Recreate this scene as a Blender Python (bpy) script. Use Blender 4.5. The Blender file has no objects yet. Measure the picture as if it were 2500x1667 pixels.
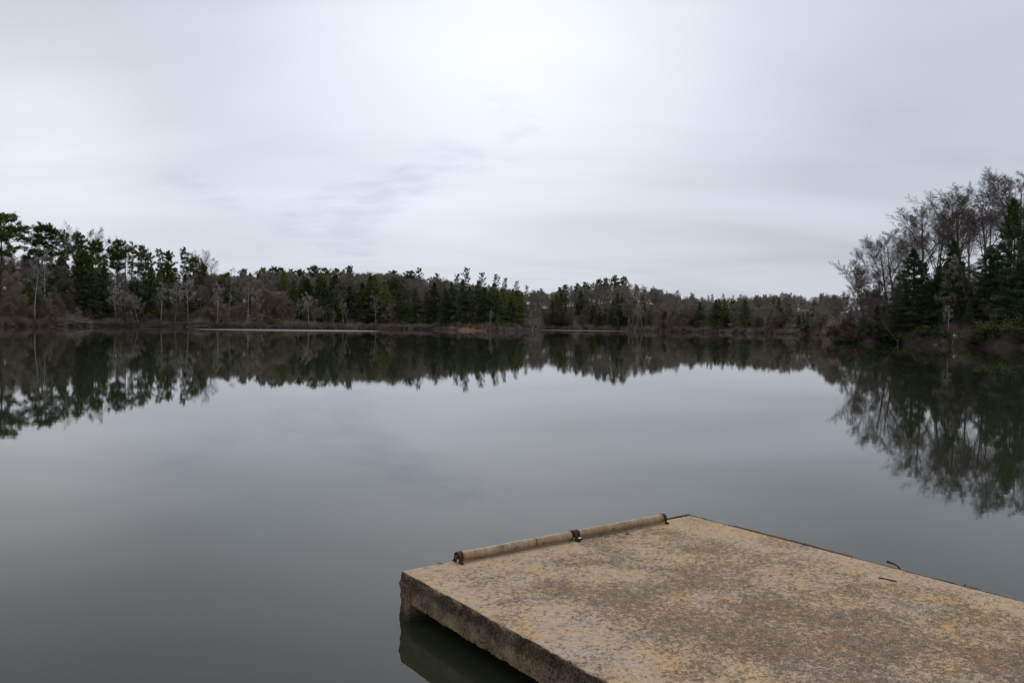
import bpy, math, random
import numpy as np
from mathutils import Matrix, Vector

# ------------------------------------------------------------------ camera
SC = bpy.context.scene
COL = SC.collection
FPX, CX, CY = 1944.0, 1250.0, 833.5          # focal length and centre in photo pixels (2500 wide)
ROLL, PITCH, EYE = math.radians(0.70), math.radians(1.16), 2.1
_r0 = np.array([1.0, 0, 0]); _F = np.array([0, math.cos(PITCH), -math.sin(PITCH)])
_u0 = np.array([0, math.sin(PITCH), math.cos(PITCH)])
_R = math.cos(ROLL) * _r0 + math.sin(ROLL) * _u0
_U = -math.sin(ROLL) * _r0 + math.cos(ROLL) * _u0
cd = bpy.data.cameras.new('camera'); cam = bpy.data.objects.new('camera', cd); COL.objects.link(cam)
cd.sensor_width = 36.0; cd.lens = FPX / 2500 * 36.0
cd.clip_start = 0.05; cd.clip_end = 6000
M = Matrix(((_R[0], _U[0], -_F[0], 0), (_R[1], _U[1], -_F[1], 0), (_R[2], _U[2], -_F[2], EYE), (0, 0, 0, 1)))
cam.matrix_world = M
SC.camera = cam

# ------------------------------------------------------------------ world
SUN_EL, SUN_AZ = math.radians(52), math.radians(-6)
W = bpy.data.worlds.new('World'); SC.world = W; W.use_nodes = True
nt = W.node_tree; nt.nodes.clear()

class NT:
    """small node helper"""
    def __init__(s, t): s.t = t
    def n(s, typ, **kw):
        nd = s.t.nodes.new(typ)
        for k, v in kw.items():
            if k.startswith('i_'):
                nd.inputs[k[2:].replace('_', ' ')].default_value = v
            else: setattr(nd, k, v)
        return nd
    def l(s, a, b): s.t.links.new(a, b)
    def val(s, nd, i, v):
        if hasattr(v, 'is_linked') or hasattr(v, 'links'): s.l(v, nd.inputs[i])
        else: nd.inputs[i].default_value = v
    def math(s, op, a, b=0.0, c=0.0, clamp=False):
        nd = s.t.nodes.new('ShaderNodeMath'); nd.operation = op; nd.use_clamp = clamp
        s.val(nd, 0, a); s.val(nd, 1, b); s.val(nd, 2, c)
        return nd.outputs[0]
    def vmath(s, op, a, b=(0, 0, 0)):
        nd = s.t.nodes.new('ShaderNodeVectorMath'); nd.operation = op
        s.val(nd, 0, a); s.val(nd, 1, b)
        return nd.outputs['Value'] if op in ('DOT_PRODUCT', 'LENGTH', 'DISTANCE') else nd.outputs['Vector']
    def mix(s, f, a, b, blend='MIX'):
        nd = s.t.nodes.new('ShaderNodeMix'); nd.data_type = 'RGBA'; nd.blend_type = blend
        s.val(nd, 0, f); s.val(nd, 6, a); s.val(nd, 7, b)
        return nd.outputs[2]
    def ramp(s, f, stops):
        nd = s.t.nodes.new('ShaderNodeValToRGB'); e = nd.color_ramp.elements
        while len(e) < len(stops): e.new(0.5)
        for i, (p, c) in enumerate(stops):
            e[i].position = p
            e[i].color = (c, c, c, 1) if isinstance(c, (int, float)) else (*c, 1)
        s.l(f, nd.inputs[0]); return nd.outputs[0]
    def noise(s, vec, scale, detail=4, rough=0.55, dist=0.0):
        nd = s.t.nodes.new('ShaderNodeTexNoise')
        if vec is not None: s.l(vec, nd.inputs['Vector'])
        nd.inputs['Scale'].default_value = scale; nd.inputs['Detail'].default_value = detail
        nd.inputs['Roughness'].default_value = rough; nd.inputs['Distortion'].default_value = dist
        return nd.outputs['Fac']
    def mapping(s, vec, scale=(1, 1, 1), rot=(0, 0, 0), loc=(0, 0, 0)):
        nd = s.t.nodes.new('ShaderNodeMapping'); s.l(vec, nd.inputs[0])
        nd.inputs['Scale'].default_value = scale; nd.inputs['Rotation'].default_value = rot
        nd.inputs['Location'].default_value = loc
        return nd.outputs[0]

def ray(x, y):
    d = _F + (x - CX) / FPX * _R - (y - CY) / FPX * _U
    return d / np.linalg.norm(d)

w = NT(nt)
tc = w.n('ShaderNodeTexCoord')
dirv = w.vmath('NORMALIZE', tc.outputs['Generated'])
sky = w.n('ShaderNodeTexSky', sky_type='NISHITA', sun_disc=False, sun_elevation=SUN_EL, sun_rotation=SUN_AZ)
sky.air_density = 1.0; sky.dust_density = 2.0; sky.ozone_density = 1.0
sep = w.n('ShaderNodeSeparateXYZ'); w.l(dirv, sep.inputs[0])
zc = w.math('MAXIMUM', w.math('ABSOLUTE', sep.outputs[2]), 0.0)
den = w.math('ADD', zc, 0.16)
pl = w.n('ShaderNodeCombineXYZ')
w.l(w.math('DIVIDE', sep.outputs[0], den), pl.inputs[0]); w.l(w.math('DIVIDE', sep.outputs[1], den), pl.inputs[1])
plv = pl.outputs[0]
warp = w.noise(plv, 0.8, 3)
big = w.noise(w.mapping(plv, scale=(0.55, 1.0, 1), rot=(0, 0, 0.55), loc=(0.3, 0.9, 0)), 1.0, 3, 0.5, 0.4)
mid = w.noise(w.mapping(plv, scale=(0.8, 1.3, 1), rot=(0, 0, 0.75), loc=(2.3, 0.4, 0)), 1.2, 5, 0.5, 0.6)
def glow(x, y, width):                       # broad soft lobe of thinner, brighter cloud
    d = ray(x, y)
    dp = w.vmath('DOT_PRODUCT', dirv, tuple(d))
    return w.math('EXPONENT', w.math('MULTIPLY', w.math('SUBTRACT', 1.0, dp), -1.0 / (1 - math.cos(math.radians(width)))))
b = w.math('MULTIPLY_ADD', big, 0.42, 0.57)
b = w.math('ADD', b, w.math('MULTIPLY', w.math('SUBTRACT', mid, 0.5), 0.11))
b = w.math('ADD', b, w.math('MULTIPLY', glow(1280, 60, 15), 0.32))
b = w.math('ADD', b, w.math('MULTIPLY', glow(60, 330, 7), 0.23))
b = w.math('ADD', b, w.math('MULTIPLY', glow(380, 130, 9), -0.08))
b = w.math('ADD', b, w.math('MULTIPLY', glow(2450, 250, 16), -0.12))
b = w.math('ADD', b, w.math('MULTIPLY', glow(-150, 0, 10), -0.10))
b = w.math('ADD', b, w.math('MULTIPLY', glow(1500, 720, 16), -0.09))
cloud = w.vmath('SCALE', (0, 0, 0)); sc = nt.nodes[-1]
w.l(w.mix(w.math('MULTIPLY', w.math('ADD', glow(1280, 60, 13), glow(60, 330, 8)), 0.8, clamp=True), (7.95, 8.5, 9.5, 1), (8.65, 8.8, 9.25, 1)), sc.inputs[0]); w.l(b, sc.inputs['Scale'])
cloudc = sc.outputs[0]
# thin streaks where the blue-grey upper air shows through
strk = w.noise(w.mapping(plv, scale=(1.2, 1.9, 1), rot=(0, 0, 0.5), loc=(0.1, 0.7, 0)), 4.2, 5, 0.55, 0.25)
gm = None
for gx, gy, gw, ga in [(690, 556, 1.5, .8), (770, 535, 1.9, 1), (850, 508, 2.1, 1), (930, 488, 1.9, 1), (1000, 455, 1.3, .7), (1010, 418, 1.3, .9), (1080, 398, 1.5, .9), (1160, 388, 1.3, .7), (1250, 383, 1.0, .5),
                       (1240, 345, 1.0, .6), (1300, 302, 1.2, .6), (1225, 240, 1.4, .5), (420, 438, 1.5, .6), (500, 468, 1.7, .7), (570, 498, 1.2, .5), (825, 600, 1.2, .9), (895, 610, 1.3, .9), (600, 616, 1.3, .6)]:
    g1 = w.math('MULTIPLY', glow(gx, gy, gw), ga)
    gm = g1 if gm is None else w.math('ADD', gm, g1)
gm = w.math('MINIMUM', gm, 1.0)
sm = w.ramp(w.math('ADD', strk, w.math('MULTIPLY', gm, 0.20)), [(0.52, 0.0), (0.80, 1.0)])
sm = w.math('MULTIPLY', sm, gm)
blue = w.mix(0.72, sky.outputs[0], (3.7, 4.9, 6.3, 1))
col = w.mix(w.math('MULTIPLY', sm, 0.40), cloudc, blue)
col = w.mix(0.06, col, sky.outputs[0])
bg = w.n('ShaderNodeBackground'); w.l(col, bg.inputs[0]); bg.inputs[1].default_value = 0.10
wo = w.n('ShaderNodeOutputWorld'); w.l(bg.outputs[0], wo.inputs[0])

# ------------------------------------------------------------------ sun (veiled by cloud)
sl = bpy.data.lights.new('sun', 'SUN'); so = bpy.data.objects.new('sun', sl); COL.objects.link(so)
sl.energy = 0.7; sl.angle = math.radians(18); sl.color = (1.0, 0.96, 0.90)
sd = Vector((math.sin(-SUN_AZ) * math.cos(SUN_EL) * -1, math.cos(SUN_AZ) * math.cos(SUN_EL), math.sin(SUN_EL)))
so.rotation_euler = sd.to_track_quat('Z', 'Y').to_euler()

SC.view_settings.view_transform = 'Standard'; SC.view_settings.look = 'None'
SC.view_settings.exposure = 0.10; SC.view_settings.gamma = 1.0
SC.view_settings.use_curve_mapping = False
SC.render.engine = 'CYCLES'
SC.cycles.max_bounces = 8; SC.cycles.transparent_max_bounces = 4

# ------------------------------------------------------------------ helpers
def tag(o, label=None, cat=None, group=None, kind=None):
    if label: o['label'] = label
    if cat: o['category'] = cat
    if group: o['group'] = group
    if kind: o['kind'] = kind
    return o

def mesh(name, V, F, mats, smooth=False):
    """V (n,3); F list of (faces array, material index)"""
    me = bpy.data.meshes.new(name)
    V = np.asarray(V, np.float32)
    me.vertices.add(len(V)); me.vertices.foreach_set('co', V.ravel())
    F = [(np.asarray(f, np.int32), m) for f, m in F if len(f)]
    tot = np.concatenate([np.full(len(f), f.shape[1], np.int32) for f, m in F])
    mi = np.concatenate([np.full(len(f), m, np.int32) for f, m in F])
    lv = np.concatenate([f.ravel() for f, m in F])
    me.loops.add(len(lv)); me.loops.foreach_set('vertex_index', lv)
    me.polygons.add(len(tot))
    st = np.concatenate([[0], np.cumsum(tot)[:-1]]).astype(np.int32)
    me.polygons.foreach_set('loop_start', st)
    me.polygons.foreach_set('material_index', mi)
    for m in mats: me.materials.append(m)
    me.update(calc_edges=True); me.validate()
    if smooth: me.polygons.foreach_set('use_smooth', np.ones(len(tot), bool))
    return me

def obj(name, me, parent=None):
    o = bpy.data.objects.new(name, me); COL.objects.link(o)
    if parent is not None: o.parent = parent
    return o

class MB:
    def __init__(s): s.V = []; s.F = {}; s.n = 0
    def add(s, V, F, m=0):
        V = np.asarray(V, float); F = np.asarray(F, int)
        s.V.append(V); s.F.setdefault((F.shape[1], m), []).append(F + s.n); s.n += len(V)
    def mesh(s, name, mats, smooth=False):
        return mesh(name, np.concatenate(s.V), [(np.concatenate(v), k[1]) for k, v in s.F.items()], mats, smooth)

def perp(D):
    D = D / np.maximum(np.linalg.norm(D, axis=1, keepdims=True), 1e-9)
    a = np.where(np.abs(D[:, 2:3]) < 0.9, np.array([[0, 0, 1.0]]), np.array([[1.0, 0, 0]]))
    u = np.cross(D, a); u /= np.linalg.norm(u, axis=1, keepdims=True)
    return u, np.cross(D, u)

def tubes(P0, P1, R0, R1, k=5):
    P0, P1 = np.asarray(P0, float), np.asarray(P1, float); n = len(P0)
    u, v = perp(P1 - P0); V = np.empty((n, 2, k, 3))
    for i in range(k):
        a = 2 * math.pi * i / k; d = math.cos(a) * u + math.sin(a) * v
        V[:, 0, i] = P0 + d * np.asarray(R0)[:, None]; V[:, 1, i] = P1 + d * np.asarray(R1)[:, None]
    b = (np.arange(n) * 2 * k)[:, None]; i = np.arange(k); j = (i + 1) % k
    F = np.stack([b + i, b + j, b + k + j, b + k + i], -1).reshape(-1, 4)
    return V.reshape(-1, 3), F

def spikes(P0, P1, R):
    n = len(P0); u, v = perp(P1 - P0); V = np.empty((n, 4, 3)); R = np.asarray(R)[:, None]
    for i in range(3):
        a = 2 * math.pi * i / 3; V[:, i] = P0 + (math.cos(a) * u + math.sin(a) * v) * R
    V[:, 3] = P1
    b = (np.arange(n) * 4)[:, None]
    F = np.stack([b + np.array([0, 1, 2]), b + np.array([1, 2, 0]), np.repeat(b, 3, 1) + 3], -1).reshape(-1, 3)
    return V.reshape(-1, 3), F

def blades(P, D, L, Wd, rng):
    """needle sprays: slim pointed leaves"""
    n = len(P); D = D / np.maximum(np.linalg.norm(D, axis=1, keepdims=True), 1e-9)
    u, v = perp(D); a = rng.uniform(0, 6.28, n)[:, None]; s = (np.cos(a) * u + np.sin(a) * v) * np.asarray(Wd)[:, None] * 0.5
    V = np.stack([P - s, P + s, P + D * np.asarray(L)[:, None]], 1)
    F = np.arange(n * 3).reshape(-1, 3)
    return V.reshape(-1, 3), F

def hsh(x, y, z, s=0):
    h = (x.astype(np.int64) * 374761393 + y.astype(np.int64) * 668265263 + z.astype(np.int64) * 2147483647 + s * 974634777) & 0xffffffff
    h = ((h ^ (h >> 13)) * 1274126177) & 0xffffffff
    h = h ^ (h >> 16)
    return (h & 0xffff) / 65535.0
def vnoise(P, s=0):
    P = np.asarray(P, float); i = np.floor(P).astype(np.int64); f = P - i; f = f * f * (3 - 2 * f); r = 0
    for a in (0, 1):
        for b_ in (0, 1):
            for c in (0, 1):
                wgt = (f[:, 0] if a else 1 - f[:, 0]) * (f[:, 1] if b_ else 1 - f[:, 1]) * (f[:, 2] if c else 1 - f[:, 2])
                r = r + wgt * hsh(i[:, 0] + a, i[:, 1] + b_, i[:, 2] + c, s)
    return r * 2 - 1
def fbm(P, oct=4, s=0):
    r = 0; a = 1; P = np.asarray(P, float)
    for k in range(oct): r = r + a * vnoise(P * 2 ** k + 17.3 * k, s + k); a *= 0.5
    return r

# ------------------------------------------------------------------ materials
def newmat(name):
    m = bpy.data.materials.new(name); m.use_nodes = True; t = m.node_tree
    return m, NT(t), t.nodes['Principled BSDF']

def bark(name, c1, c2, sc=3.0):
    m, k, p = newmat(name)
    tc = k.n('ShaderNodeTexCoord'); oi = k.n('ShaderNodeObjectInfo')
    f = k.noise(k.mapping(tc.outputs['Object'], scale=(1, 1, 0.25)), sc, 4, 0.6)
    c = k.mix(k.ramp(f, [(0.35, 0.0), (0.65, 1.0)]), (*c1, 1), (*c2, 1))
    hs = k.n('ShaderNodeHueSaturation'); k.l(c, hs.inputs['Color'])
    k.l(k.math('MULTIPLY_ADD', oi.outputs['Random'], 0.6, 0.7), hs.inputs['Value'])
    k.l(hs.outputs[0], p.inputs['Base Color']); p.inputs['Roughness'].default_value = 0.9
    p.inputs['Specular IOR Level'].default_value = 0.1
    return m
BARK_GREY = bark('bark_grey', (0.150, 0.127, 0.100), (0.26, 0.226, 0.182))
BARK_MID = bark('bark_light_grey', (0.19, 0.168, 0.14), (0.34, 0.31, 0.265))
BARK_RED = bark('bark_reddish', (0.160, 0.120, 0.088), (0.265, 0.210, 0.165))
BARK_DARK = bark('bark_dark', (0.080, 0.065, 0.052), (0.150, 0.124, 0.100))
BARK_PALE = bark('bark_pale', (0.24, 0.215, 0.19), (0.42, 0.39, 0.345))
BARK_PINE = bark('bark_pine', (0.06, 0.045, 0.038), (0.12, 0.09, 0.075))
BRUSH = bark('brush_twigs', (0.085, 0.064, 0.053), (0.20, 0.155, 0.13), 0.25)

def leaf(name, c1, c2, scale=0.8):
    m, k, p = newmat(name)
    tc = k.n('ShaderNodeTexCoord'); oi = k.n('ShaderNodeObjectInfo')
    off = k.vmath('ADD', tc.outputs['Object'], k.vmath('SCALE', oi.outputs['Location']))
    f = k.noise(tc.outputs['Object'], scale, 3, 0.6)
    f = k.math('ADD', f, k.math('MULTIPLY', k.math('SUBTRACT', oi.outputs['Random'], 0.5), 0.45))
    c = k.mix(k.ramp(f, [(0.3, 0.0), (0.7, 1.0)]), (*c1, 1), (*c2, 1))
    k.l(c, p.inputs['Base Color']); p.inputs['Roughness'].default_value = 0.65
    p.inputs['Specular IOR Level'].default_value = 0.25
    return m
PINE_L = leaf('pine_needles', (0.055, 0.076, 0.017), (0.135, 0.160, 0.036))
FIR_L = leaf('hemlock_needles', (0.028, 0.050, 0.017), (0.068, 0.104, 0.032))
OLIVE_L = leaf('olive_needles', (0.070, 0.088, 0.020), (0.170, 0.188, 0.042))
RHODO_L = leaf('laurel_leaves', (0.030, 0.048, 0.012), (0.085, 0.105, 0.025), 1.2)
RUST_L = leaf('dead_leaves', (0.065, 0.036, 0.015), (0.15, 0.095, 0.032), 1.2)

# ------------------------------------------------------------------ shoreline and terrain
# photo x -> distance to the shore in front of the lens (metres along the view)
SX = [-500, -200, 0, 150, 300, 560, 700, 840, 905, 1050, 1120, 1200, 1260, 1310, 1330, 1450, 1600, 1800, 1960, 2012, 2026, 2100, 2200, 2350, 2500, 2800, 3200]
SD = [130, 190, 217, 255, 285, 290, 300, 335, 330, 325, 292, 284, 292, 325, 440, 450, 375, 332, 300, 280, 128, 124, 122, 110, 105, 85, 60]
az_pts, d_pts = [], []
for x, d in zip(SX, SD):
    a = math.atan((x - CX) / FPX); az_pts.append(a); d_pts.append(d / math.cos(a))
# round the back of the viewer the lake edge closes in
A0, A1 = az_pts[0], az_pts[-1]
az_full = np.array([-math.pi, -2.4, -1.7, -1.35, -1.0] + az_pts + [1.15, 1.35, 1.6, 1.9, 2.4, math.pi])
d_full = np.array([1.2, 1.6, 6.0, 45.0, 100.0] + d_pts + [45.0, 20.0, 4.5, 2.4, 1.5, 1.2])
def shoreD(az): return np.interp(az, az_full, d_full) * (1 + 0.008 * np.sin(az * 61) + 0.006 * np.sin(az * 143 + 1))
HX = np.array([math.atan((x - CX) / FPX) for x in (-400, 0, 300, 560, 900, 1250, 1330, 1500, 1650, 1900, 2010, 2030, 2200, 2500, 2900)])
HH = np.array([12, 12, 12, 11, 12, 12, 12, 17, 13, 11, 9, 3.5, 6.5, 8.5, 9.0])      # hill height
HWd = np.array([70, 70, 80, 90, 90, 80, 60, 70, 90, 90, 90, 26, 38, 40, 40.0])
BKH = np.array([0.5, 0.5, 0.5, 0.6, 0.5, 1.0, 0.5, 0.5, 0.6, 0.5, 0.5, 1.0, 1.2, 1.2, 1.2])
def ground(x, y):
    x = np.asarray(x, float); y = np.asarray(y, float)
    r = np.hypot(x, y); az = np.arctan2(x, y); D = shoreD(az); d = r - D
    inner = np.abs(az) > 1.45
    hh = np.where(inner, 1.2, np.interp(az, HX, HH)); hw = np.interp(az, HX, HWd); bk = np.where(inner, 0.35, np.interp(az, HX, BKH))
    dd = np.maximum(d, 0)
    t = np.clip(dd / hw, 0, 1); hill = hh * (t * t * (3 - 2 * t)) * 0.75 + hh * 0.25 * (1 - np.exp(-dd / (hw * 0.25)))
    bank = bk * (1 - np.exp(-dd / 1.3))
    n = vnoise(np.stack([x * 0.09, y * 0.09, x * 0], -1).reshape(-1, 3)).reshape(x.shape) * 0.5
    far = np.clip((dd - 3) / 20, 0, 1)
    z = bank + hill + n * far
    return np.where(d < 0, np.maximum(-1.6, d * 0.35), z)
offs = np.array([0, .25, .5, 1, 1.8, 3, 5, 8, 12, 18, 25, 34, 45, 60, 80, 105, 140, 200, 300, 500, 900.0])
azs = np.unique(np.concatenate([np.linspace(-math.pi, math.pi, 181), np.linspace(-0.75, 0.75, 521)]))
rows = []
Dz = shoreD(azs)
fr = [0.0, 0.5, 0.9]
cols = [Dz * f for f in fr] + [Dz - 1.0, Dz - 0.4] + [Dz + o for o in offs]
V = []
for r in cols:
    r = np.maximum(r, 0); X, Y = r * np.sin(azs), r * np.cos(azs); V.append(np.stack([X, Y, ground(X, Y)], -1))
V = np.stack(V, 0); nr, na = V.shape[:2]
I = np.arange(nr * na).reshape(nr, na)
F = np.stack([I[:-1, :-1], I[:-1, 1:], I[1:, 1:], I[1:, :-1]], -1).reshape(-1, 4)
gm_, k, p = newmat('leaf_litter_ground')
geo = k.n('ShaderNodeNewGeometry'); P = geo.outputs['Position']
n1 = k.noise(P, 0.10, 5, 0.6); n2 = k.noise(P, 1.3, 5, 0.7)
c = k.mix(k.ramp(n2, [(0.35, 0), (0.65, 1)]), (0.040, 0.029, 0.022, 1), (0.085, 0.058, 0.042, 1))
c = k.mix(k.ramp(n1, [(0.52, 0), (0.68, 1)]), c, (0.15, 0.08, 0.042, 1))
# bare orange clay on the low point in the middle of the far shore
cp = ray(1160, 806); cpos = cp * (291 / cp[1])
dd_ = k.vmath('DISTANCE', P, (float(cpos[0]), float(cpos[1]), 0.5))
cm = k.math('MULTIPLY', k.ramp(k.math('DIVIDE', dd_, 12.0), [(0.4, 1.0), (0.75, 0.0)]), k.ramp(n2, [(0.38, 0), (0.5, 1)]))
sz = k.n('ShaderNodeSeparateXYZ'); k.l(P, sz.inputs[0])
undercut_shade = k.ramp(sz.outputs[2], [(0.15, 1.0), (0.8, 0.0)])  # shade of an undercut bank, painted as a dark line along the waterline
c = k.mix(k.math('MULTIPLY', undercut_shade, 0.8), c, (0.03, 0.02, 0.014, 1))
c = k.mix(cm, c, (0.27, 0.125, 0.062, 1))
k.l(c, p.inputs['Base Color']); p.inputs['Roughness'].default_value = 0.95
bp = k.n('ShaderNodeBump'); bp.inputs['Strength'].default_value = 0.8; bp.inputs['Distance'].default_value = 0.2
k.l(n2, bp.inputs['Height']); k.l(bp.outputs[0], p.inputs['Normal'])
tag(obj('ground', mesh('ground', V.reshape(-1, 3), [(F, 0)], [gm_], True)), kind='structure')

# ------------------------------------------------------------------ water
wm, k, p = newmat('lake_water')
geo = k.n('ShaderNodeNewGeometry'); P = geo.outputs['Position']
def lens(x0, y0, x1, y1, half):           # wind-ruffled cat's paw between two photo points on the water
    a = ray(x0, y0); a = a * (-EYE / a[2]); b2 = ray(x1, y1); b2 = b2 * (-EYE / b2[2])
    cx, cy = (a[0] + b2[0]) / 2, (a[1] + b2[1]) / 2
    L = math.hypot(b2[0] - a[0], b2[1] - a[1]) / 2; an = math.atan2(b2[1] - a[1], b2[0] - a[0])
    s = k.vmath('SUBTRACT', P, (cx, cy, -EYE))
    rt = k.n('ShaderNodeVectorRotate', rotation_type='Z_AXIS'); k.l(s, rt.inputs[0]); rt.inputs['Angle'].default_value = -an
    sp = k.n('ShaderNodeSeparateXYZ'); k.l(rt.outputs[0], sp.inputs[0])
    ex = k.math('DIVIDE', sp.outputs[0], L); ey = k.math('DIVIDE', sp.outputs[1], half)
    e = k.math('ADD', k.math('MULTIPLY', ex, ex), k.math('MULTIPLY', k.math('MULTIPLY', ey, ey), 1.0))
    e = k.math('ADD', e, k.math('MULTIPLY', k.math('SUBTRACT', k.noise(P, 0.05, 3), 0.5), 0.5))
    return k.ramp(e, [(0.70, 1.0), (0.95, 0.0)])
rf = k.math('MAXIMUM', lens(470, 804.5, 925, 807.5, 26), lens(1300, 806.0, 1462, 806.8, 36))
wob = k.noise(P, 0.035, 3, 0.5)
n1 = k.noise(k.mapping(P, scale=(1.0, 1.6, 1), rot=(0, 0, 0.3)), 2.6, 3, 0.55, 0.3)
n2 = k.noise(k.mapping(P, scale=(1.0, 1.8, 1), rot=(0, 0, -0.2)), 9.0, 3, 0.6)
hgt = k.math('ADD', k.math('MULTIPLY', n1, 1.0), k.math('MULTIPLY', n2, 0.22))
bp = k.n('ShaderNodeBump'); bp.inputs['Distance'].default_value = 0.0005
k.l(hgt, bp.inputs['Height'])
k.l(k.math('MULTIPLY_ADD', k.ramp(wob, [(0.35, 0.0), (0.7, 1.0)]), 0.5, 0.5), bp.inputs['Strength'])
k.l(bp.outputs[0], p.inputs['Normal'])
p.inputs['Base Color'].default_value = (0.027, 0.030, 0.018, 1)
p.inputs['IOR'].default_value = 1.333
k.l(k.math('MULTIPLY_ADD', rf, 0.42, 0.006), p.inputs['Roughness'])
rr = np.concatenate([[0.0], np.geomspace(1.5, 1400, 60)]); aa = np.linspace(0, 2 * math.pi, 145)
X = rr[:, None] * np.cos(aa)[None]; Y = rr[:, None] * np.sin(aa)[None]
I = np.arange(len(rr) * len(aa)).reshape(len(rr), len(aa))
F = np.stack([I[:-1, :-1], I[1:, :-1], I[1:, 1:], I[:-1, 1:]], -1).reshape(-1, 4)
tag(obj('water', mesh('water', np.stack([X, Y, X * 0], -1).reshape(-1, 3), [(F, 0)], [wm], True)), kind='structure')

# ------------------------------------------------------------------ tree builders
UP = np.array([0, 0, 1.0])
def nrm(v): return v / max(np.linalg.norm(v), 1e-9)
def grow(rng, p, d, L, r, lvl, out, q):
    """limb as a bent chain; children fork from it"""
    n = 6 if lvl == 0 else (5 if lvl == 1 else 4)
    pts = [p]; rad = [r]; dirs = []
    for i in range(n):
        d = nrm(d + rng.normal(0, q['wob'] * (0.4 if lvl == 0 else 1), 3) + UP * q['trop'][min(lvl, 3)])
        p = p + d * L / n; pts.append(p); dirs.append(d)
        rad.append(r * (1 - (0.75 if lvl else q.get('tap', 0.6)) * (i + 1) / n))
    for i in range(n): out[lvl].append((pts[i], pts[i + 1], rad[i], rad[i + 1]))
    if lvl >= q['lv']: return
    nk = q['kids'][lvl]; t0 = q['start'][lvl]
    for j in range(nk):
        t = t0 + (1 - t0) * (j + rng.uniform(0.1, 0.9)) / nk
        i = min(int(t * n), n - 1); f = t * n - i
        bp_ = pts[i] * (1 - f) + pts[i + 1] * f; br = (rad[i] * (1 - f) + rad[i + 1] * f)
        dd = dirs[i]; u, v = perp(dd[None]); a = j * 2.4 + rng.uniform(-.6, .6)
        side = math.cos(a) * u[0] + math.sin(a) * v[0]
        ang = math.radians(rng.uniform(*q['ang'][lvl]))
        cl = L * q['len'][lvl] * (1 - (t - t0) / (1 - t0) * q['short'][lvl]) * rng.uniform(0.75, 1.2)
        grow(rng, bp_, nrm(dd * math.cos(ang) + side * math.sin(ang)), cl, br * q['rr'], lvl + 1, out, q)

def bare_tree(name, seed, q, barkm, tw=6, twl=0.9, twr=0.012, twang=0.7, trunkm=None, flat=False):
    """returns (trunk mesh, crown mesh), 10 m unit height scaled later; built at true size q['H']"""
    rng = np.random.default_rng(seed); H = q['H']; out = {i: [] for i in range(6)}
    for s in range(q.get('stems', 1)):
        d0 = nrm(np.array([rng.normal(0, q.get('lean', .04)), rng.normal(0, q.get('lean', .04)), 1]))
        grow(rng, np.array([rng.normal(0, .15) * (s > 0), rng.normal(0, .15) * (s > 0), -0.4]), d0, H * q['tr'] * rng.uniform(.85, 1.05), q['r'], 0, out, q)
    T = MB(); C = MB()
    a = out[0]; T.add(*tubes([x[0] for x in a], [x[1] for x in a], [x[2] for x in a], [x[3] for x in a], 7))
    last = None
    for lv in range(1, q['lv'] + 1):
        a = out[lv]
        if a: C.add(*tubes([x[0] for x in a], [x[1] for x in a], [max(x[2], .008) for x in a], [max(x[3], .006) for x in a], 4 if lv == 1 else 3)); last = a
    P0 = np.array([x[0] for x in last]); P1 = np.array([x[1] for x in last])
    D = P1 - P0; D /= np.linalg.norm(D, axis=1, keepdims=True)
    n = len(P0) * tw; ix = np.repeat(np.arange(len(P0)), tw)
    b0 = P0[ix] + (P1 - P0)[ix] * rng.uniform(0, 1, (n, 1))
    dd = D[ix] + rng.normal(0, twang, (n, 3)) + UP * 0.15; dd /= np.linalg.norm(dd, axis=1, keepdims=True)
    ll = twl * rng.uniform(.4, 1.2, n)
    if flat: C.add(*blades(b0, dd, ll, np.full(n, twr * 2.2), rng))
    else: C.add(*spikes(b0, b0 + dd * ll[:, None], np.full(n, twr)))
    V = np.concatenate(C.V); top = np.percentile(V[:, 2], 99.7)
    return (T.mesh(name + '_trunk', [trunkm or barkm]), C.mesh(name + '_crown', [barkm]), top)

OAK = dict(H=20, tr=.78, r=.24, tap=.80, wob=.10, trop=(.05, .10, .06, .03), lv=3, kids=(11, 7, 6), start=(.36, .25, .2),
           ang=((20, 48), (24, 48), (26, 55)), len=(.62, .50, .46), short=(.62, .45, .4), rr=.50)
TALL = dict(OAK, tr=.9, r=.19, kids=(12, 6, 5), start=(.42, .25, .2), ang=((20, 46), (28, 52), (28, 60)), len=(.34, .5, .5))
RED = dict(H=13, tr=.75, r=.13, tap=.85, wob=.16, trop=(.05, .08, .04, .0), lv=3, kids=(11, 6, 5), start=(.14, .15, .15),
           ang=((32, 70), (30, 60), (30, 65)), len=(.48, .5, .5), short=(.60, .5, .4), rr=.42, stems=2, lean=.18)
PALEQ = dict(H=15, tr=.88, r=.17, tap=.8, wob=.12, trop=(.04, .05, .0, .0), lv=3, kids=(10, 5, 4), start=(.45, .3, .2),
             ang=((35, 75), (30, 65), (30, 65)), len=(.26, .5, .5), short=(.4, .5, .4), rr=.42)
SPREAD = dict(H=12, tr=.85, r=.15, tap=.8, wob=.15, trop=(.03, .0, .0, .0), lv=3, kids=(13, 6, 5), start=(.3, .25, .2),
              ang=((55, 85), (30, 65), (30, 65)), len=(.42, .5, .5), short=(.45, .5, .4), rr=.45)
P_OAK = [bare_tree('oak', 10 + i, OAK, BARK_DARK, 6, .55, .0075, .75) for i in range(6)]
P_TALL = [bare_tree('tall_tree', 30 + i, TALL, BARK_GREY, 6, .9, .010, .7, BARK_MID) for i in range(6)]
P_RED = [bare_tree('maple', 50 + i, RED, BARK_RED, 5, .8, .0095) for i in range(6)]
P_REDD = [bare_tree('dark_maple', 60 + i, dict(RED, stems=1), BARK_DARK, 5, .7, .008) for i in range(5)]
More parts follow.
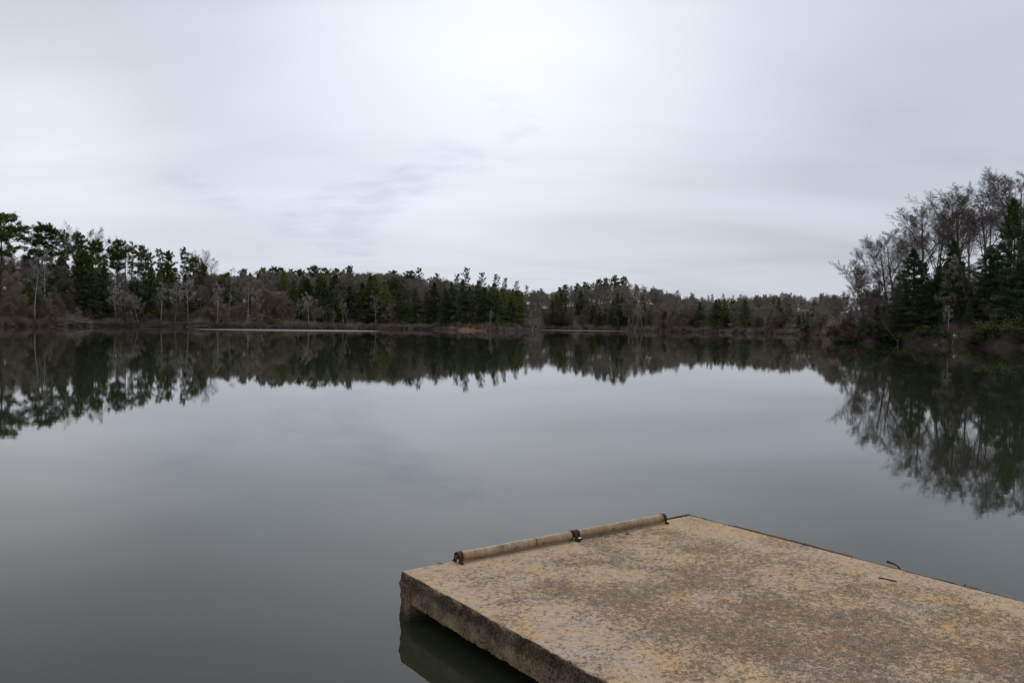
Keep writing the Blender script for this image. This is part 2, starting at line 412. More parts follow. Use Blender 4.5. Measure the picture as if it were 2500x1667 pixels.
P_PALE = [bare_tree('sycamore', 70 + i, PALEQ, BARK_PALE, 4, .6, .009) for i in range(4)]
P_SPREAD = [bare_tree('spreading_tree', 80 + i, SPREAD, BARK_GREY if i else BARK_PALE, 5, .6, .009) for i in range(3)]

def needle_tree(name, seed, H, crown0, nbr, prof, elev, lmax, nb, bl, bw, leafm, r=.22, start=.25, lat=.45, vert=.10, gaps=0.0, fan=.7, upb=.15, lean=0.02):
    """pine or hemlock: tapering bole, limbs in rough whorls, sprays of needles along each limb"""
    rng = np.random.default_rng(seed)
    T = MB(); C = MB()
    n = 10; z = np.linspace(-.4, H * .985, n + 1); bx = np.cumsum(rng.normal(0, lean, n + 1)) * H / 20; by = np.cumsum(rng.normal(0, lean, n + 1)) * H / 20
    bx -= bx[0]; by -= by[0]; rad = r * (1 - .93 * np.linspace(0, 1, n + 1))
    pts = np.stack([bx, by, z], -1)
    T.add(*tubes(pts[:-1], pts[1:], rad[:-1], rad[1:], 7))
    t = np.sort(rng.uniform(0, 1, nbr)) ; t = (t * .6 + np.linspace(0, 1, nbr) * .4)
    hz = H * (crown0 + (0.985 - crown0) * t)
    L = lmax * np.interp(t, *prof) * rng.uniform(.6, 1.18, nbr)
    if gaps: L *= np.where(rng.uniform(0, 1, nbr) < gaps, .35, 1)
    a = np.cumsum(rng.uniform(1.6, 3.2, nbr)); el = np.radians(np.interp(t, [0, 1], elev) + rng.normal(0, 8, nbr))
    D = np.stack([np.cos(a) * np.cos(el), np.sin(a) * np.cos(el), np.sin(el)], -1)
    B0 = np.stack([np.interp(hz, z, bx), np.interp(hz, z, by), hz], -1)
    # limbs in two pieces so that they curve
    Bm = B0 + D * (L * .5)[:, None]; D2 = D + UP * upb; D2 /= np.linalg.norm(D2, axis=1, keepdims=True); B1 = Bm + D2 * (L * .5)[:, None]
    lr = np.maximum(.012 * L, .015)
    C.add(*tubes(B0, Bm, lr * 1.6, lr, 4), 1); C.add(*tubes(Bm, B1, lr, lr * .4, 3), 1)
    m = (nb * np.clip(L / lmax, .25, 1)).astype(int); ix = np.repeat(np.arange(nbr), m); N = len(ix)
    # needles gather in clumps along the limb
    nc = 6; tc_ = rng.uniform(start, 1, (nbr, nc)); sc_ = rng.uniform(-1, 1, (nbr, nc)); vc_ = rng.normal(0, 1, (nbr, nc))
    ci = rng.integers(0, nc, N); tt = np.clip(tc_[ix, ci] + rng.normal(0, .07, N), start * .8, 1.05)
    side = np.stack([-np.sin(a), np.cos(a), a * 0], -1)[ix]
    off = (sc_[ix, ci] * (1.15 - tt) * 1.1 + rng.normal(0, .16, N)) * lat * L[ix] * .6
    base = np.where((tt < .5)[:, None], B0[ix] + D[ix] * (L[ix] * tt)[:, None], Bm[ix] + D2[ix] * (L[ix] * (tt - .5))[:, None])
    Pn = base + side * off[:, None] + UP * (rng.normal(0, vert, N) + vc_[ix, ci] * vert)[:, None]
    dn = D[ix] * .5 + side * np.sign(off)[:, None] * .35 + rng.normal(0, fan, (N, 3)) + UP * (.25 if elev[0] > -5 else -.05)
    C.add(*blades(Pn, dn, bl * rng.uniform(.6, 1.3, N), np.full(N, bw), rng), 0)
    # leading shoot
    N = int(nb * .5); Pn = np.stack([np.full(N, bx[-1]), np.full(N, by[-1]), H * rng.uniform(.95, 1.0, N)], -1) + rng.normal(0, .08, (N, 3))
    C.add(*blades(Pn, rng.normal(0, .5, (N, 3)) + UP * .6, bl * rng.uniform(.6, 1.3, N), np.full(N, bw), rng), 0)
    return (T.mesh(name + '_trunk', [BARK_PINE]), C.mesh(name + '_crown', [leafm, BARK_PINE]), H)

ROUND = ([0, .2, .5, .8, 1], [.45, .85, 1, .8, .3])
CONE = ([0, .08, .5, .85, 1], [.75, 1, .68, .3, .06])
IRREG = ([0, .3, .6, .8, 1], [.6, .9, 1, .85, .45])
P_PINE = [needle_tree('pine', 100 + i, 22, .52, 46, ROUND, (-2, 38), 3.6, 300, .46, .17, PINE_L, vert=.26, gaps=.05, lat=.65, lean=.12) for i in range(5)]
P_THINPINE = [needle_tree('thin_pine', 120 + i, 22, .45, 44, IRREG, (-4, 30), 2.7, 170, .44, .15, PINE_L, vert=.16, gaps=.3, lat=.6, lean=.14) for i in range(5)]
P_WHITE = [needle_tree('white_pine', 140 + i, 24, .35, 50, IRREG, (0, 45), 3.9, 200, .46, .15, FIR_L, vert=.10, gaps=.3, lat=.5, upb=.45, lean=.06) for i in range(4)]
P_CONE = [needle_tree('hemlock', 160 + i, 18, .06, 100, CONE, (-12, 28), 3.9, 190, .44, .16, OLIVE_L if i % 2 else FIR_L, vert=.14, gaps=.12, lat=.6, upb=.1, lean=.03) for i in range(6)]
P_NEARCONE = [needle_tree('near_hemlock', 180 + i, 20, .05, 140, CONE, (-14, 26), 4.6, 380, .36, .10, FIR_L, vert=.13, gaps=.12, lat=.6, upb=.15, lean=.04) for i in range(3)]

def place(kindname, proto, x, y, z, h, rz, tilt=(0, 0), wide=1.0):
    s = h / proto[2]
    e = bpy.data.objects.new(kindname, None); COL.objects.link(e)
    e.empty_display_size = .5
    e.location = (x, y, z); e.scale = (s * wide, s * wide, s); e.rotation_euler = (tilt[0], tilt[1], rz)
    for nm, me in (('trunk', proto[0]), ('crown', proto[1])):
        c_ = bpy.data.objects.new(nm, me); COL.objects.link(c_); c_.parent = e
    return e

def at(px, depth_behind):
    """ground point on the bearing of photo column px, so many metres behind the water's edge"""
    d = ray(px, 800); az = math.atan2(d[0], d[1]); R = float(shoreD(np.array([az]))[0]) + depth_behind
    x, y = R * math.sin(az), R * math.cos(az)
    return x, y, float(ground(np.array([x]), np.array([y]))[0])

def topz(px, py, x, y):
    d = ray(px, py); return EYE + d[2] / math.hypot(d[0], d[1]) * math.hypot(x, y)

rnd = random.Random(7)
def stand(kindname, protos, px, top, back, label=None, cat=None, group=None, wide=1.0, tilt=(0, 0), k=None, maxh=34):
    x, y, z = at(px, back); h = topz(px, top, x, y) - z
    h = min(max(h, 1.5), maxh)
    e = place(kindname, protos[rnd.randrange(len(protos)) if k is None else k % len(protos)], x, y, z - .05, h, rnd.uniform(0, 6.28) if tilt == (0, 0) else 0.0, tilt, wide)
    tag(e, label, cat, group); return e

ORD = ['first', 'second', 'third', 'fourth', 'fifth', 'sixth', 'seventh', 'eighth', 'ninth', 'tenth', 'eleventh', 'twelfth', 'thirteenth',
       'fourteenth', 'fifteenth', 'sixteenth', 'seventeenth', 'eighteenth', 'nineteenth', 'twentieth', 'twenty-first', 'twenty-second']
def row(kindname, protos, items, back, text, cat, group, wide=1.0):
    """items (x, top[, wide]) ; text has {n} for the ordinal counted from the left"""
    for i, it in enumerate(sorted(items)):
        bk = back if not isinstance(back, tuple) else rnd.uniform(*back)
        stand(kindname, protos, it[0], it[1], bk, text.format(n=ORD[i]), cat, group, it[2] if len(it) > 2 else wide)

# --- left shore pines that break the skyline
LP = [(4, 522, 1.5, 'dense dark pine cut off by the left frame edge, tallest at left'),
      (100, 550, 1.7, 'broad round-crowned green pine, widest crown on the left skyline'),
      (157, 562, .9, 'slim dark pine just right of the broadest pine crown at left'),
      (197, 571, 1.0, 'thin dark pine in front of a bare fan-shaped crown at left'),
      (237, 590, 1.15, 'dark pine with foliage reaching low, its trunk hidden, left shore'),
      (287, 587, 1.15, 'pine with flat dense top on a long bare dark trunk, left shore'),
      (320, 592, .9, 'sparse pine behind the flat-topped pine on the left shore'),
      (352, 603, 1.0, 'pine with a level ragged top near the middle of the left row'),
      (388, 607, 1.0, 'pine with layered drooping boughs right of the level-topped pine'),
      (414, 616, .85, 'narrow pine squeezed between two fuller pines on the left shore'),
      (448, 604, .9, 'pine with a tilted tufted tip, last tall one of the left row'),
      (470, 628, .9, 'ragged pine below the bare crowns at the right end of the left row'),
      (497, 646, 1.0, 'low pine top ending the left row where the skyline drops')]
for i, (x, t, wd, lab) in enumerate(LP):
    stand('pine_tree', P_PINE if i % 2 or wd > 1.1 else P_THINPINE, x, t, 38 + (i * 7) % 22, lab, 'pine', 'pines along the left skyline', wd * 1.15, k=i)
for x, t, lab in [(152, 545, 'bare tree with a fine domed crown rising behind the left pines'),
                  (222, 556, 'bare tree fanning out to the right behind the left pines'),
                  (305, 581, 'bare twig tops showing above the flat-topped left pine'),
                  (478, 610, 'two-pronged bare treetop at the end of the left pine row'),
                  (508, 611, 'bare vase-shaped crown standing clear where the left skyline drops')]:
    stand('bare_tree', P_OAK, x, t, 55, lab, 'tree', 'bare trees above the left pines')
for x, t, lab in [(335, 684, 'narrow olive evergreen among bare trees below the level-topped pine'),
                  (433, 735, 'small bushy evergreen near the water left of the white forked tree'),
                  (520, 722, 'small dark conical evergreen by the water at the end of left shore'),
                  (541, 752, 'low dark evergreen beside the small conical one on left shore'),
                  (192, 600, 'dark evergreen filling below the slim pine on the left'),
                  (408, 700, 'dim evergreen behind pale trunks on the left shore')]:
    stand('evergreen_tree', P_CONE, x, t, 12 if t > 680 else 30, lab, 'evergreen', 'young evergreens on the left shore', .8)

# --- pale trunks along the left and middle far shore
PT = [(86, 628, 6, 0.0, 'pale slender tree left of the broad pine trunk'),
      (106, 600, 9, 0.02, 'tall pale tree standing in front of the broad round pine'),
      (142, 745, 2, -.05, 'short pale stem at the water left of the fallen tree'),
      (284, 700, 4, .05, 'pale leaning stem, left one of the close pair on the left shore'),
      (301, 695, 4, -.08, 'pale crooked stem, right one of the close pair on left shore'),
      (392, 688, 3, .05, 'thin straight white trunk midway along the left shore'),
      (428, 690, 5, .10, 'white trunk leaning right beside the white forked tree'),
      (459, 680, 5, .12, 'white forked tree bending over near the pale log'),
      (561, 655, 4, 0, 'tall straight white trunk left of the pale building'),
      (530, 690, 3, .04, 'pale trunk behind the small conical evergreen'),
      (604, 690, 4, .10, 'pale forked tree above the pale building'),
      (633, 705, 4, .08, 'pale bent tree right of the pale building'),
      (727, 715, 4, .15, 'pale tree leaning right over the brush in mid distance'),
      (753, 712, 3, -.03, 'pale trunk standing on the bank left of the green pines'),
      (839, 712, 3, -.02, 'bright white straight trunk before the green pines'),
      (852, 738, 3, -.12, 'short white forked trunk just right of the bright straight one'),
      (917, 708, 4, 0, 'pale trunk with short side branches before the dark conifers'),
      (1196, 756, 3, .12, 'thin pale double stem above the orange clay bank'),
      (1290, 780, 1, .28, 'pale stem leaning over water right of the clay bank'),
      (1568, 740, 3, .03, 'lone white trunk among small conifers at the foot of the hill'),
      (1510, 772, 2, 0, 'short pale trunk among small conifers on the far shore'),
      (1535, 776, 2, .03, 'short pale trunk beside the lone white trunk'),
      (1866, 770, 3, 0, 'faint pale trunk on the far right shore')]
for i, (x, t, bk, tl, lab) in enumerate(PT):
    stand('pale_tree', P_PALE, x, t, bk, lab, 'tree', 'pale-barked trees along the far shore', .8, tilt=(0.01, tl) if tl else (0, 0), k=i)
stand('spreading_tree', P_SPREAD, 339, 722, 2, 'low pale tree spreading its branches over the water, left shore', 'tree', None, 1.1, k=0)
stand('dead_tree', P_SPREAD, 817, 756, 2, 'small dead whitish tree with drooping branches before the green pines', 'tree', None, .6, k=0)

# --- skyline pines in the middle
row('pine_tree', P_PINE, [(590, 658), (640, 655), (665, 653), (687, 655), (713, 659, 1.2), (735, 660), (766, 651), (795, 656), (822, 657), (848, 651, 1.2),
     (955, 662), (995, 662)], (60, 85), '{n} dark pine from the left on the flat middle skyline', 'pine', 'pines on the flat middle skyline', 1.5)
row('white_pine_tree', P_WHITE, [(1019, 654), (1066, 669), (1116, 669), (1137, 654, 1.1), (1176, 666), (1209, 670), (1233, 680), (1260, 687), (1284, 696), (1320, 704)],
    (45, 62), '{n} tufted white pine from the left above the middle point', 'pine', 'tufted pines above the middle point', 1.1)
row('pine_tree', P_PINE + P_WHITE, [(1368, 702), (1381, 696), (1393, 698), (1409, 693), (1430, 689), (1447, 690), (1463, 682), (1480, 680), (1498, 673), (1520, 676)],
    (75, 95), '{n} pine from the left along the crest of the rounded hill', 'pine', 'pines along the crest of the rounded hill', 1.3)
row('pine_tree', P_THINPINE + P_WHITE, [(1686, 714), (1728, 721), (1738, 718), (1764, 718), (1789, 722), (1876, 725), (1894, 722), (1946, 727)],
    (70, 90), '{n} small pine from the left on the low right-hand skyline', 'pine', 'small pines on the low right skyline', 1.2)
# --- the stand of conifers on the middle point
row('evergreen_tree', P_CONE, [(975, 705), (1011, 708), (1042, 712), (1060, 690), (1085, 715), (1103, 690), (1128, 682), (1148, 712), (1167, 686), (1180, 702), (1205, 690), (1225, 705), (1259, 708, 1.2)],
    (8, 20), '{n} conical conifer from the left in the dark stand behind the clay bank', 'evergreen', 'conifers of the dark stand in the middle', 1.5)
row('evergreen_tree', P_CONE, [(1113, 764), (1130, 757), (1162, 752), (1215, 762)], 5, '{n} small yellow-green conifer from the left before the dark stand', 'evergreen', 'small conifers before the dark stand', 1.1)
row('evergreen_tree', P_CONE + P_PINE, [(715, 693), (782, 676, 1.2), (800, 705), (815, 700), (835, 712), (858, 700), (872, 715), (884, 690), (903, 708), (922, 705), (945, 715)],
    (14, 34), '{n} olive pine from the left in the green mass left of the conifers', 'evergreen', 'olive pines left of the conifer stand', 1.5)
row('evergreen_tree', P_CONE, [(1348, 735), (1368, 740), (1394, 738, .8)], (8, 14), '{n} conifer from the left in the trio behind the pale strip of water', 'evergreen', 'conifers behind the right pale strip of water', 1.5)
row('evergreen_tree', P_CONE, [(1447, 745), (1465, 752), (1480, 748), (1498, 745), (1514, 745), (1534, 757), (1552, 765), (1568, 768), (1585, 757)],
    (6, 16), '{n} conifer from the left in the row at the foot of the rounded hill', 'evergreen', 'conifers at the foot of the rounded hill', 1.5)
row('evergreen_tree', P_CONE + P_WHITE, [(1690, 745), (1769, 733), (1789, 735), (1817, 732), (1835, 770), (1848, 772), (1861, 775), (1792, 786), (1884, 757), (1900, 775), (1927, 742), (1959, 763), (1975, 790), (2000, 770), (1988, 735)],
    (6, 20), '{n} conifer from the left along the far shore before the right promontory', 'evergreen', 'conifers along the right part of the far shore', 1.5)

# --- the near promontory on the right
RB = [(2112, 606, 5, -.14, .78, 'bare tree leaning left over the water at the promontory tip'),
      (2172, 574, 8, -.12, .9, 'large bare tree leaning left behind the promontory tip'),
      (2190, 560, 13, -.10, .9, 'bare tree with thin parallel stems left of the tall conifers'),
      (2243, 490, 18, -.06, 1.0, 'bare tree rising behind the left conifer of the promontory'),
      (2283, 482, 20, -.05, 1.0, 'bare tree with arching limbs between the two nearest conifers'),
      (2347, 455, 22, -.03, 1.1, 'tall bare tree with a wide upright crown on the promontory'),
      (2406, 436, 24, -.01, .95, 'tall bare dark-stemmed tree left of the tallest conifer'),
      (2460, 410, 30, 0.02, 1.1, 'tallest bare crown behind the tall conifer at right'),
      (2497, 416, 26, 0.02, 1.0, 'bare tree cut by the right frame edge'),
      (2320, 500, 30, 0, .9, 'bare tree deep in the promontory behind the wide upright crown'),
      (2225, 555, 26, -.05, .9, 'bare tree deep behind the left conifer of the promontory')]
for i, (x, t, bk, tl, wd, lab) in enumerate(RB):
    dx = -tl * 0  # bases sit where the boles enter the bank
    stand('bare_tree', P_OAK, x, t, bk, lab, 'tree', 'tall bare trees on the right promontory', wd * 1.25, tilt=(0.0, tl + 1e-4), k=i)
stand('pale_tree', P_SPREAD, 2369, 626, 7, 'pale-limbed tree spreading wide in front of the dark conifers', 'tree', None, 1.0, k=1)
for i, (x, t, bk, wd, lab) in enumerate([(2227, 608, 4, 1.6, 'broad dark hemlock, leftmost big conifer of the promontory'),
                          (2323, 586, 8, 1.4, 'dark hemlock behind the pale-limbed tree'),
                          (2290, 650, 6, 1.4, 'shorter hemlock between the two big dark ones'),
                          (2466, 484, 9, 1.15, 'tallest conifer, narrow and dark, near the right frame edge'),
                          (2412, 600, 7, 1.5, 'broad green conifer left of the tallest one'),
                          (2500, 560, 12, 1.1, 'conifer cut by the right frame edge'),
                          (2440, 660, 8, 1.2, 'low broad evergreen under the tallest conifer')]):
    stand('hemlock_tree', P_NEARCONE, x, t, bk, lab, 'evergreen', 'big conifers on the right promontory', wd, k=i)
stand('evergreen_tree', P_NEARCONE, 2077, 757, 3, 'small dark bushy evergreen near the promontory tip', 'evergreen', None, 1.9, k=1)
for i, (x, t, bk, tl, lab) in enumerate([(2079, 752, 2, .03, 'thin white snag in front of the small evergreen at the tip'),
                          (2315, 745, 3, 0, 'thin pale stem at the bank left of the pale-limbed tree'),
                          (2225, 762, 3, .02, 'thin pale stem below the leftmost big hemlock'),
                          (2186, 790, 1, .05, 'short lichened stem at the waterline below the hemlock'),
                          (2480, 765, 4, .15, 'thin pale stem slanting right near the right frame edge'),
                          (2427, 760, 4, 0, 'thin pale upright stem right of the pale-limbed tree')]):
    stand('pale_sapling', P_PALE, x, t, bk, lab, 'sapling', 'pale saplings on the promontory bank', .9, tilt=(0.01, tl), k=i)

# landmarks used to say where a plain tree stands
LM = [(-60, 'the left frame edge'), (4, 'the left edge pine'), (100, 'the broad round pine'), (157, 'the slim dark pine'), (237, 'the low-boughed pine'),
      (287, 'the flat-topped pine'), (352, 'the level-topped pine'), (392, 'the thin white trunk'), (448, 'the tilted pine tip'), (485, 'the arched pale log'),
      (520, 'the small conical evergreen'), (561, 'the tall straight white trunk'), (622, 'the pale building'), (672, 'the rusty leafy bush'), (727, 'the leaning pale tree'),
      (782, 'the tallest olive pine'), (817, 'the dead whitish tree'), (848, 'the bright white trunk'), (917, 'the pale side-branched trunk'), (975, 'the leftmost conical conifer'),
      (1019, 'the leftmost tufted white pine'), (1066, 'the second tufted white pine'), (1137, 'the star-shaped pine tip'), (1160, 'the orange clay bank'), (1209, 'the sixth tufted pine'), (1259, 'the widest right-hand conifer'),
      (1300, 'the broken stake in the water'), (1340, 'the pale strip of water'), (1375, 'the conifer trio'), (1430, 'the left hill slope'), (1510, 'the hill crest'), (1568, 'the lone white trunk'),
      (1621, 'the rusty hill-foot bush'), (1686, 'the leftmost small skyline pine'), (1738, 'the pair of small skyline pines'), (1789, 'the skyline-shaded conifers'), (1850, 'the trio of squat conifers'), (1884, 'the twin skyline pine tips'),
      (1959, 'the dark conifer near the tip'), (2000, 'the last far-shore conifer'), (2030, 'the promontory tip'), (2109, 'the left-leaning tip tree'), (2172, 'the large left-leaning tree'), (2227, 'the leftmost big hemlock'),
      (2290, 'the shorter hemlock'), (2336, 'the tall pale rock'), (2369, 'the pale-limbed tree'), (2412, 'the broad green conifer'), (2466, 'the tallest conifer'), (2500, 'the right frame edge')]
PENDING = {}
def landmark(x, what, joiner):
    d, nm = min((abs(x - a), b_) for a, b_ in LM)
    return '%s %s %s' % (what, joiner, nm)
def later(e, x, label):
    PENDING.setdefault(label, []).append((x, e))

# understorey of the promontory
for i in range(34):
    x = rnd.choice((rnd.uniform(2030, 2190), rnd.uniform(2270, 2400), rnd.uniform(2400, 2600))); t = rnd.uniform(650, 770) if x < 2190 else rnd.uniform(735, 790); bk = rnd.uniform(1.5, 20)
    e = stand('understorey_tree', P_REDD, x, t, bk, None, 'tree', 'small bare understorey trees on the right promontory', 1.2)
    later(e, x, landmark(x, 'small bare understorey tree' if t > 705 else 'taller bare understorey tree', 'on the bank by' if bk < 10 else 'well behind'))
for (xa, xb, n_, ta, tb, b0, b1) in [(965, 1275, 46, 690, 740, 6, 45), (700, 960, 44, 668, 730, 12, 60), (540, 700, 20, 662, 715, 26, 60), (1330, 1600, 40, 706, 770, 6, 60), (1620, 2040, 50, 722, 775, 4, 60), (10, 520, 22, 600, 690, 24, 60), (30, 500, 12, 625, 690, 10, 24)]:
    for i in range(n_):
        x = rnd.uniform(xa, xb); bk = rnd.uniform(b0, b1); t = rnd.uniform(ta, tb)
        if 960 < x < 1280: t += float(np.interp(x, [960, 1060, 1140, 1280], [10, 0, 0, 18]))
        if x < 520: t += float(np.interp(x, [0, 520], [-10, 40]))
        e = stand('evergreen_tree', P_CONE if rnd.random() < .7 or bk < 20 else P_PINE, x, t, bk, None, 'evergreen', 'filling evergreens along the far shore', 1.35)
        later(e, x, landmark(x, 'dark evergreen' if bk < 28 else 'half-hidden evergreen', 'by' if bk < 28 else 'behind'))
for i in range(11):
    x = 2090 + i * 46 + rnd.uniform(-10, 10)
    tsk = np.interp(x, [2060, 2110, 2200, 2300, 2400, 2500, 2640], [640, 600, 540, 500, 450, 430, 420])
    e = stand('bare_tree', P_OAK, x, tsk + rnd.uniform(20, 85), rnd.uniform(28, 50), None, 'tree', 'bare trees deep on the right promontory', 1.25)
    later(e, x, landmark(x, 'bare grey tree', 'deep behind'))
for i, (x, t, bk) in enumerate([(2195, 690, 12), (2255, 640, 16), (2275, 700, 7), (2305, 640, 20), (2345, 640, 18), (2365, 690, 13), (2395, 660, 17), (2430, 610, 20), (2450, 700, 6),
                                (2485, 640, 9), (2510, 690, 5), (2535, 620, 12), (2520, 715, 6), (2475, 725, 5), (2215, 720, 6), (2365, 735, 4), (2305, 735, 4), (2060, 775, 4), (2390, 720, 9), (2330, 720, 6), (2160, 735, 9), (2140, 745, 5), (2570, 560, 14), (2415, 735, 5)]):
    e = stand('hemlock_tree', P_NEARCONE, x, t, bk, None, 'evergreen', 'filling conifers on the right promontory', 1.35, k=i)
    later(e, x, landmark(x, 'smaller dark hemlock', 'by'))

# --- fill: the mass of the woods
def sky_mass(x): return float(np.interp(x, [-200, 0, 60, 140, 250, 350, 450, 520, 600, 800, 950, 1060, 1150, 1250, 1330, 1380, 1450, 1520, 1600, 1660, 1740, 1850, 1950, 2040],
                                   [585, 602, 618, 634, 652, 660, 664, 662, 662, 660, 662, 672, 690, 700, 706, 706, 690, 682, 698, 712, 724, 716, 712, 714]))
REG = [(-120, 520, 'left shore', 46), (520, 960, 'flat middle shore', 36), (960, 1330, 'middle point', 20), (1330, 1660, 'rounded hill', 24), (1660, 2040, 'far right shore', 26)]
CONI = [(960, 1280, .92), (700, 950, .5), (1335, 1405, .8), (1440, 1595, .6), (1760, 1830, .4), (1880, 2020, .4)]
for (x0, x1, rn, n) in REG:
    for r_, fr_ in ((3, .42), (2, .34), (1, .34), (0, .30)):
        for i in range(int(n * fr_ * 1.35)):
            x = rnd.uniform(x0, x1)
            if r_ < 2 and any(a < x < b_ and rnd.random() < pr_ for a, b_, pr_ in CONI): continue
            sk = sky_mass(x); base = 800
            if r_ == 3:   t = sk + rnd.uniform(-2, 12); bk = rnd.uniform(60, 85); pr = P_TALL; wh, jn = 'bare skyline treetop', 'above'
            elif r_ == 2: t = sk + (base - sk) * rnd.uniform(.05, .28); bk = rnd.uniform(34, 60); pr = P_TALL; wh, jn = 'tall grey bare tree', 'well behind'
            elif r_ == 1: t = sk + (base - sk) * rnd.uniform(.22, .5); bk = rnd.uniform(14, 34); pr = P_RED if rnd.random() < (.6 if x < 1300 else .3) else P_TALL; wh, jn = 'mid-height bare tree', 'behind'
            else:         t = sk + (base - sk) * rnd.uniform(.45, .75); bk = rnd.uniform(2, 10); pr = P_RED; wh, jn = 'low bushy waterside tree', 'by'
            e = stand('bare_tree', pr, x, t, bk, None, 'tree', '%ss, woods of the %s' % (wh, rn), rnd.uniform(.9, 1.2))
            later(e, x, landmark(x, wh, jn))
# the rest of the wood as one mass: slender bare trees merged
def merged(name, protos, spots, mats):
    Vs, Fs, n = [], [], 0
    cache = {}
    for me in {id(p_): p_ for p_ in protos}.values():
        for part in me[:2]:
            v = np.empty(len(part.vertices) * 3, np.float32); part.vertices.foreach_get('co', v)
            lt = np.empty(len(part.polygons), np.int32); part.polygons.foreach_get('loop_total', lt)
            lv_ = np.empty(len(part.loops), np.int32); part.loops.foreach_get('vertex_index', lv_)
            cache[part.name] = (v.reshape(-1, 3), lt, lv_)
    F4, F3 = [], []
    for (pr, x, y, z, h, rz, wd) in spots:
        s = h / pr[2]
        for part in pr[:2]:
            v, lt, lv_ = cache[part.name]
            c_, s_ = math.cos(rz), math.sin(rz)
            q_ = np.stack([(v[:, 0] * c_ - v[:, 1] * s_) * s * wd + x, (v[:, 0] * s_ + v[:, 1] * c_) * s * wd + y, v[:, 2] * s + z], -1)
            st = np.concatenate([[0], np.cumsum(lt)[:-1]])
            i4 = st[lt == 4]; i3 = st[lt == 3]
            if len(i4): F4.append(lv_[i4[:, None] + np.arange(4)] + n)
            if len(i3): F3.append(lv_[i3[:, None] + np.arange(3)] + n)
            Vs.append(q_); n += len(q_)
    fs = []
    if F4: fs.append((np.concatenate(F4), 0))
    if F3: fs.append((np.concatenate(F3), 0))
    return obj(name, mesh(name, np.concatenate(Vs), fs, mats))
LITE = dict(TALL, kids=(11, 5, 3), lv=3, start=(.28, .25, .2))
P_LITE = [bare_tree('lite', 200 + i, LITE, BARK_GREY, 4, 1.2, .020, .7, None, True) for i in range(4)]
LITER = dict(RED, kids=(9, 4, 3))
P_LITER = [bare_tree('liter', 210 + i, LITER, BARK_RED, 4, 1.1, .016, .7, None, True) for i in range(4)]
P_LITERG = [bare_tree('literg', 220 + i, dict(RED, stems=1, lean=.06, kids=(12, 4, 3), start=(.22, .2, .15)), BARK_GREY, 5, 1.0, .018, .7, None, True) for i in range(5)]
MASS = [('distant_woods', P_LITE, 460, -160, 2040, (34, 110), .0, .45, BARK_GREY, 'dense grey-brown bare woods filling the far shore behind the nearer trees', 'woods'),
        ('distant_woods', P_LITE, 260, 470, 1330, (26, 100), .0, .30, BARK_GREY, 'dense grey bare woods rising behind the flat middle shore', 'woods'),
        ('distant_woods', P_LITERG, 620, 1290, 2046, (6, 105), .0, .72, BARK_GREY, 'soft grey-brown woods covering the rounded hill and the far right shore', 'woods'),
        ('distant_woods', P_LITERG, 330, 500, 1310, (36, 100), .0, .30, BARK_GREY, 'soft grey-brown woods closing the skyline behind the middle shore', 'woods'),
        ('distant_woods', P_LITERG, 110, -160, 520, (40, 95), .05, .40, BARK_GREY, 'soft grey-brown woods high on the slope of the left shore', 'woods'),
        ('distant_woods', P_LITE, 130, -160, 700, (24, 100), .0, .40, BARK_GREY, 'dense grey bare woods on the slope of the left shore', 'woods'),
        ('distant_woods', P_LITE, 700, 900, 2040, (30, 110), .0, .45, BARK_GREY, 'dense grey bare woods on the far hills from the middle point rightwards', 'woods'),
        ('understorey_thicket', P_LITER, 400, -160, 2040, (4, 45), .45, .88, BARK_RED, 'dense reddish bare thicket between the trees along the far shore', 'thicket'),
        ('understorey_thicket', P_REDD, 90, 2036, 2660, (10, 40), 0, 0, BARK_GREY, 'bare brown thicket between the trunks on the right promontory', 'thicket')]
for nm, protos, cnt, xa, xb, br, lo, hi, bm, lab, cat in MASS:
    spots = []
    for i in range(cnt):
        x = rnd.uniform(xa, xb); bk = rnd.uniform(*br)
        X_, Y_, Z_ = at(x, bk)
        if hi == 0:
            sk = float(np.interp(x, [2040, 2110, 2200, 2300, 2400, 2640], [750, 715, 680, 650, 620, 600])); t = sk + (760 - sk) * rnd.uniform(0, .8)
        else:
            if hi > .5 and any(a < x < b_ and rnd.random() < pr_ for a, b_, pr_ in CONI): continue
            sk = sky_mass(x); t = sk + 3 + (800 - sk) * rnd.uniform(lo, hi)
        h = min(max(topz(x, t, X_, Y_) - Z_, 3.5), 26); spots.append((protos[i % len(protos)], X_, Y_, Z_, h, rnd.uniform(0, 6.28), 1.3 if hi != .45 else 1.0))
    tag(merged(nm, protos, spots, [bm]), lab, cat, None, 'stuff')

# brush along the water's edge
def brush(name, x0, x1, n, hmin, hmax, dmin, dmax, mat, label, ns=120, rad=.016):
    rng = np.random.default_rng(int(x0) + 5000); B = MB()
    for i in range(n):
        px = rng.uniform(x0, x1); x, y, z = at(px, rng.uniform(dmin, dmax)); h = rng.uniform(hmin, hmax)
        a = rng.uniform(0, 6.28, ns); lean = rng.uniform(0, 1, ns) ** .7
        D = np.stack([np.cos(a) * lean, np.sin(a) * lean, rng.uniform(.35, 1.0, ns)], -1); D /= np.linalg.norm(D, axis=1, keepdims=True)
        t0 = rng.uniform(0, .6, ns)[:, None]; P0 = np.array([x, y, z - .1]) + D * h * t0 * .8 + rng.normal(0, .12, (ns, 3))
        D2 = D + rng.normal(0, .35, (ns, 3)); P1 = P0 + D2 * h * rng.uniform(.3, .6, (ns, 1))
        B.add(*spikes(P0, P1, np.full(ns, rad)))
    tag(obj(name, B.mesh(name, [mat])), label, 'brush', None, 'stuff')
brush('shore_brush', -160, 560, 300, .5, 3.4, -.8, 3, BRUSH, 'tangled reddish brush along the foot of the left shore', rad=.022)
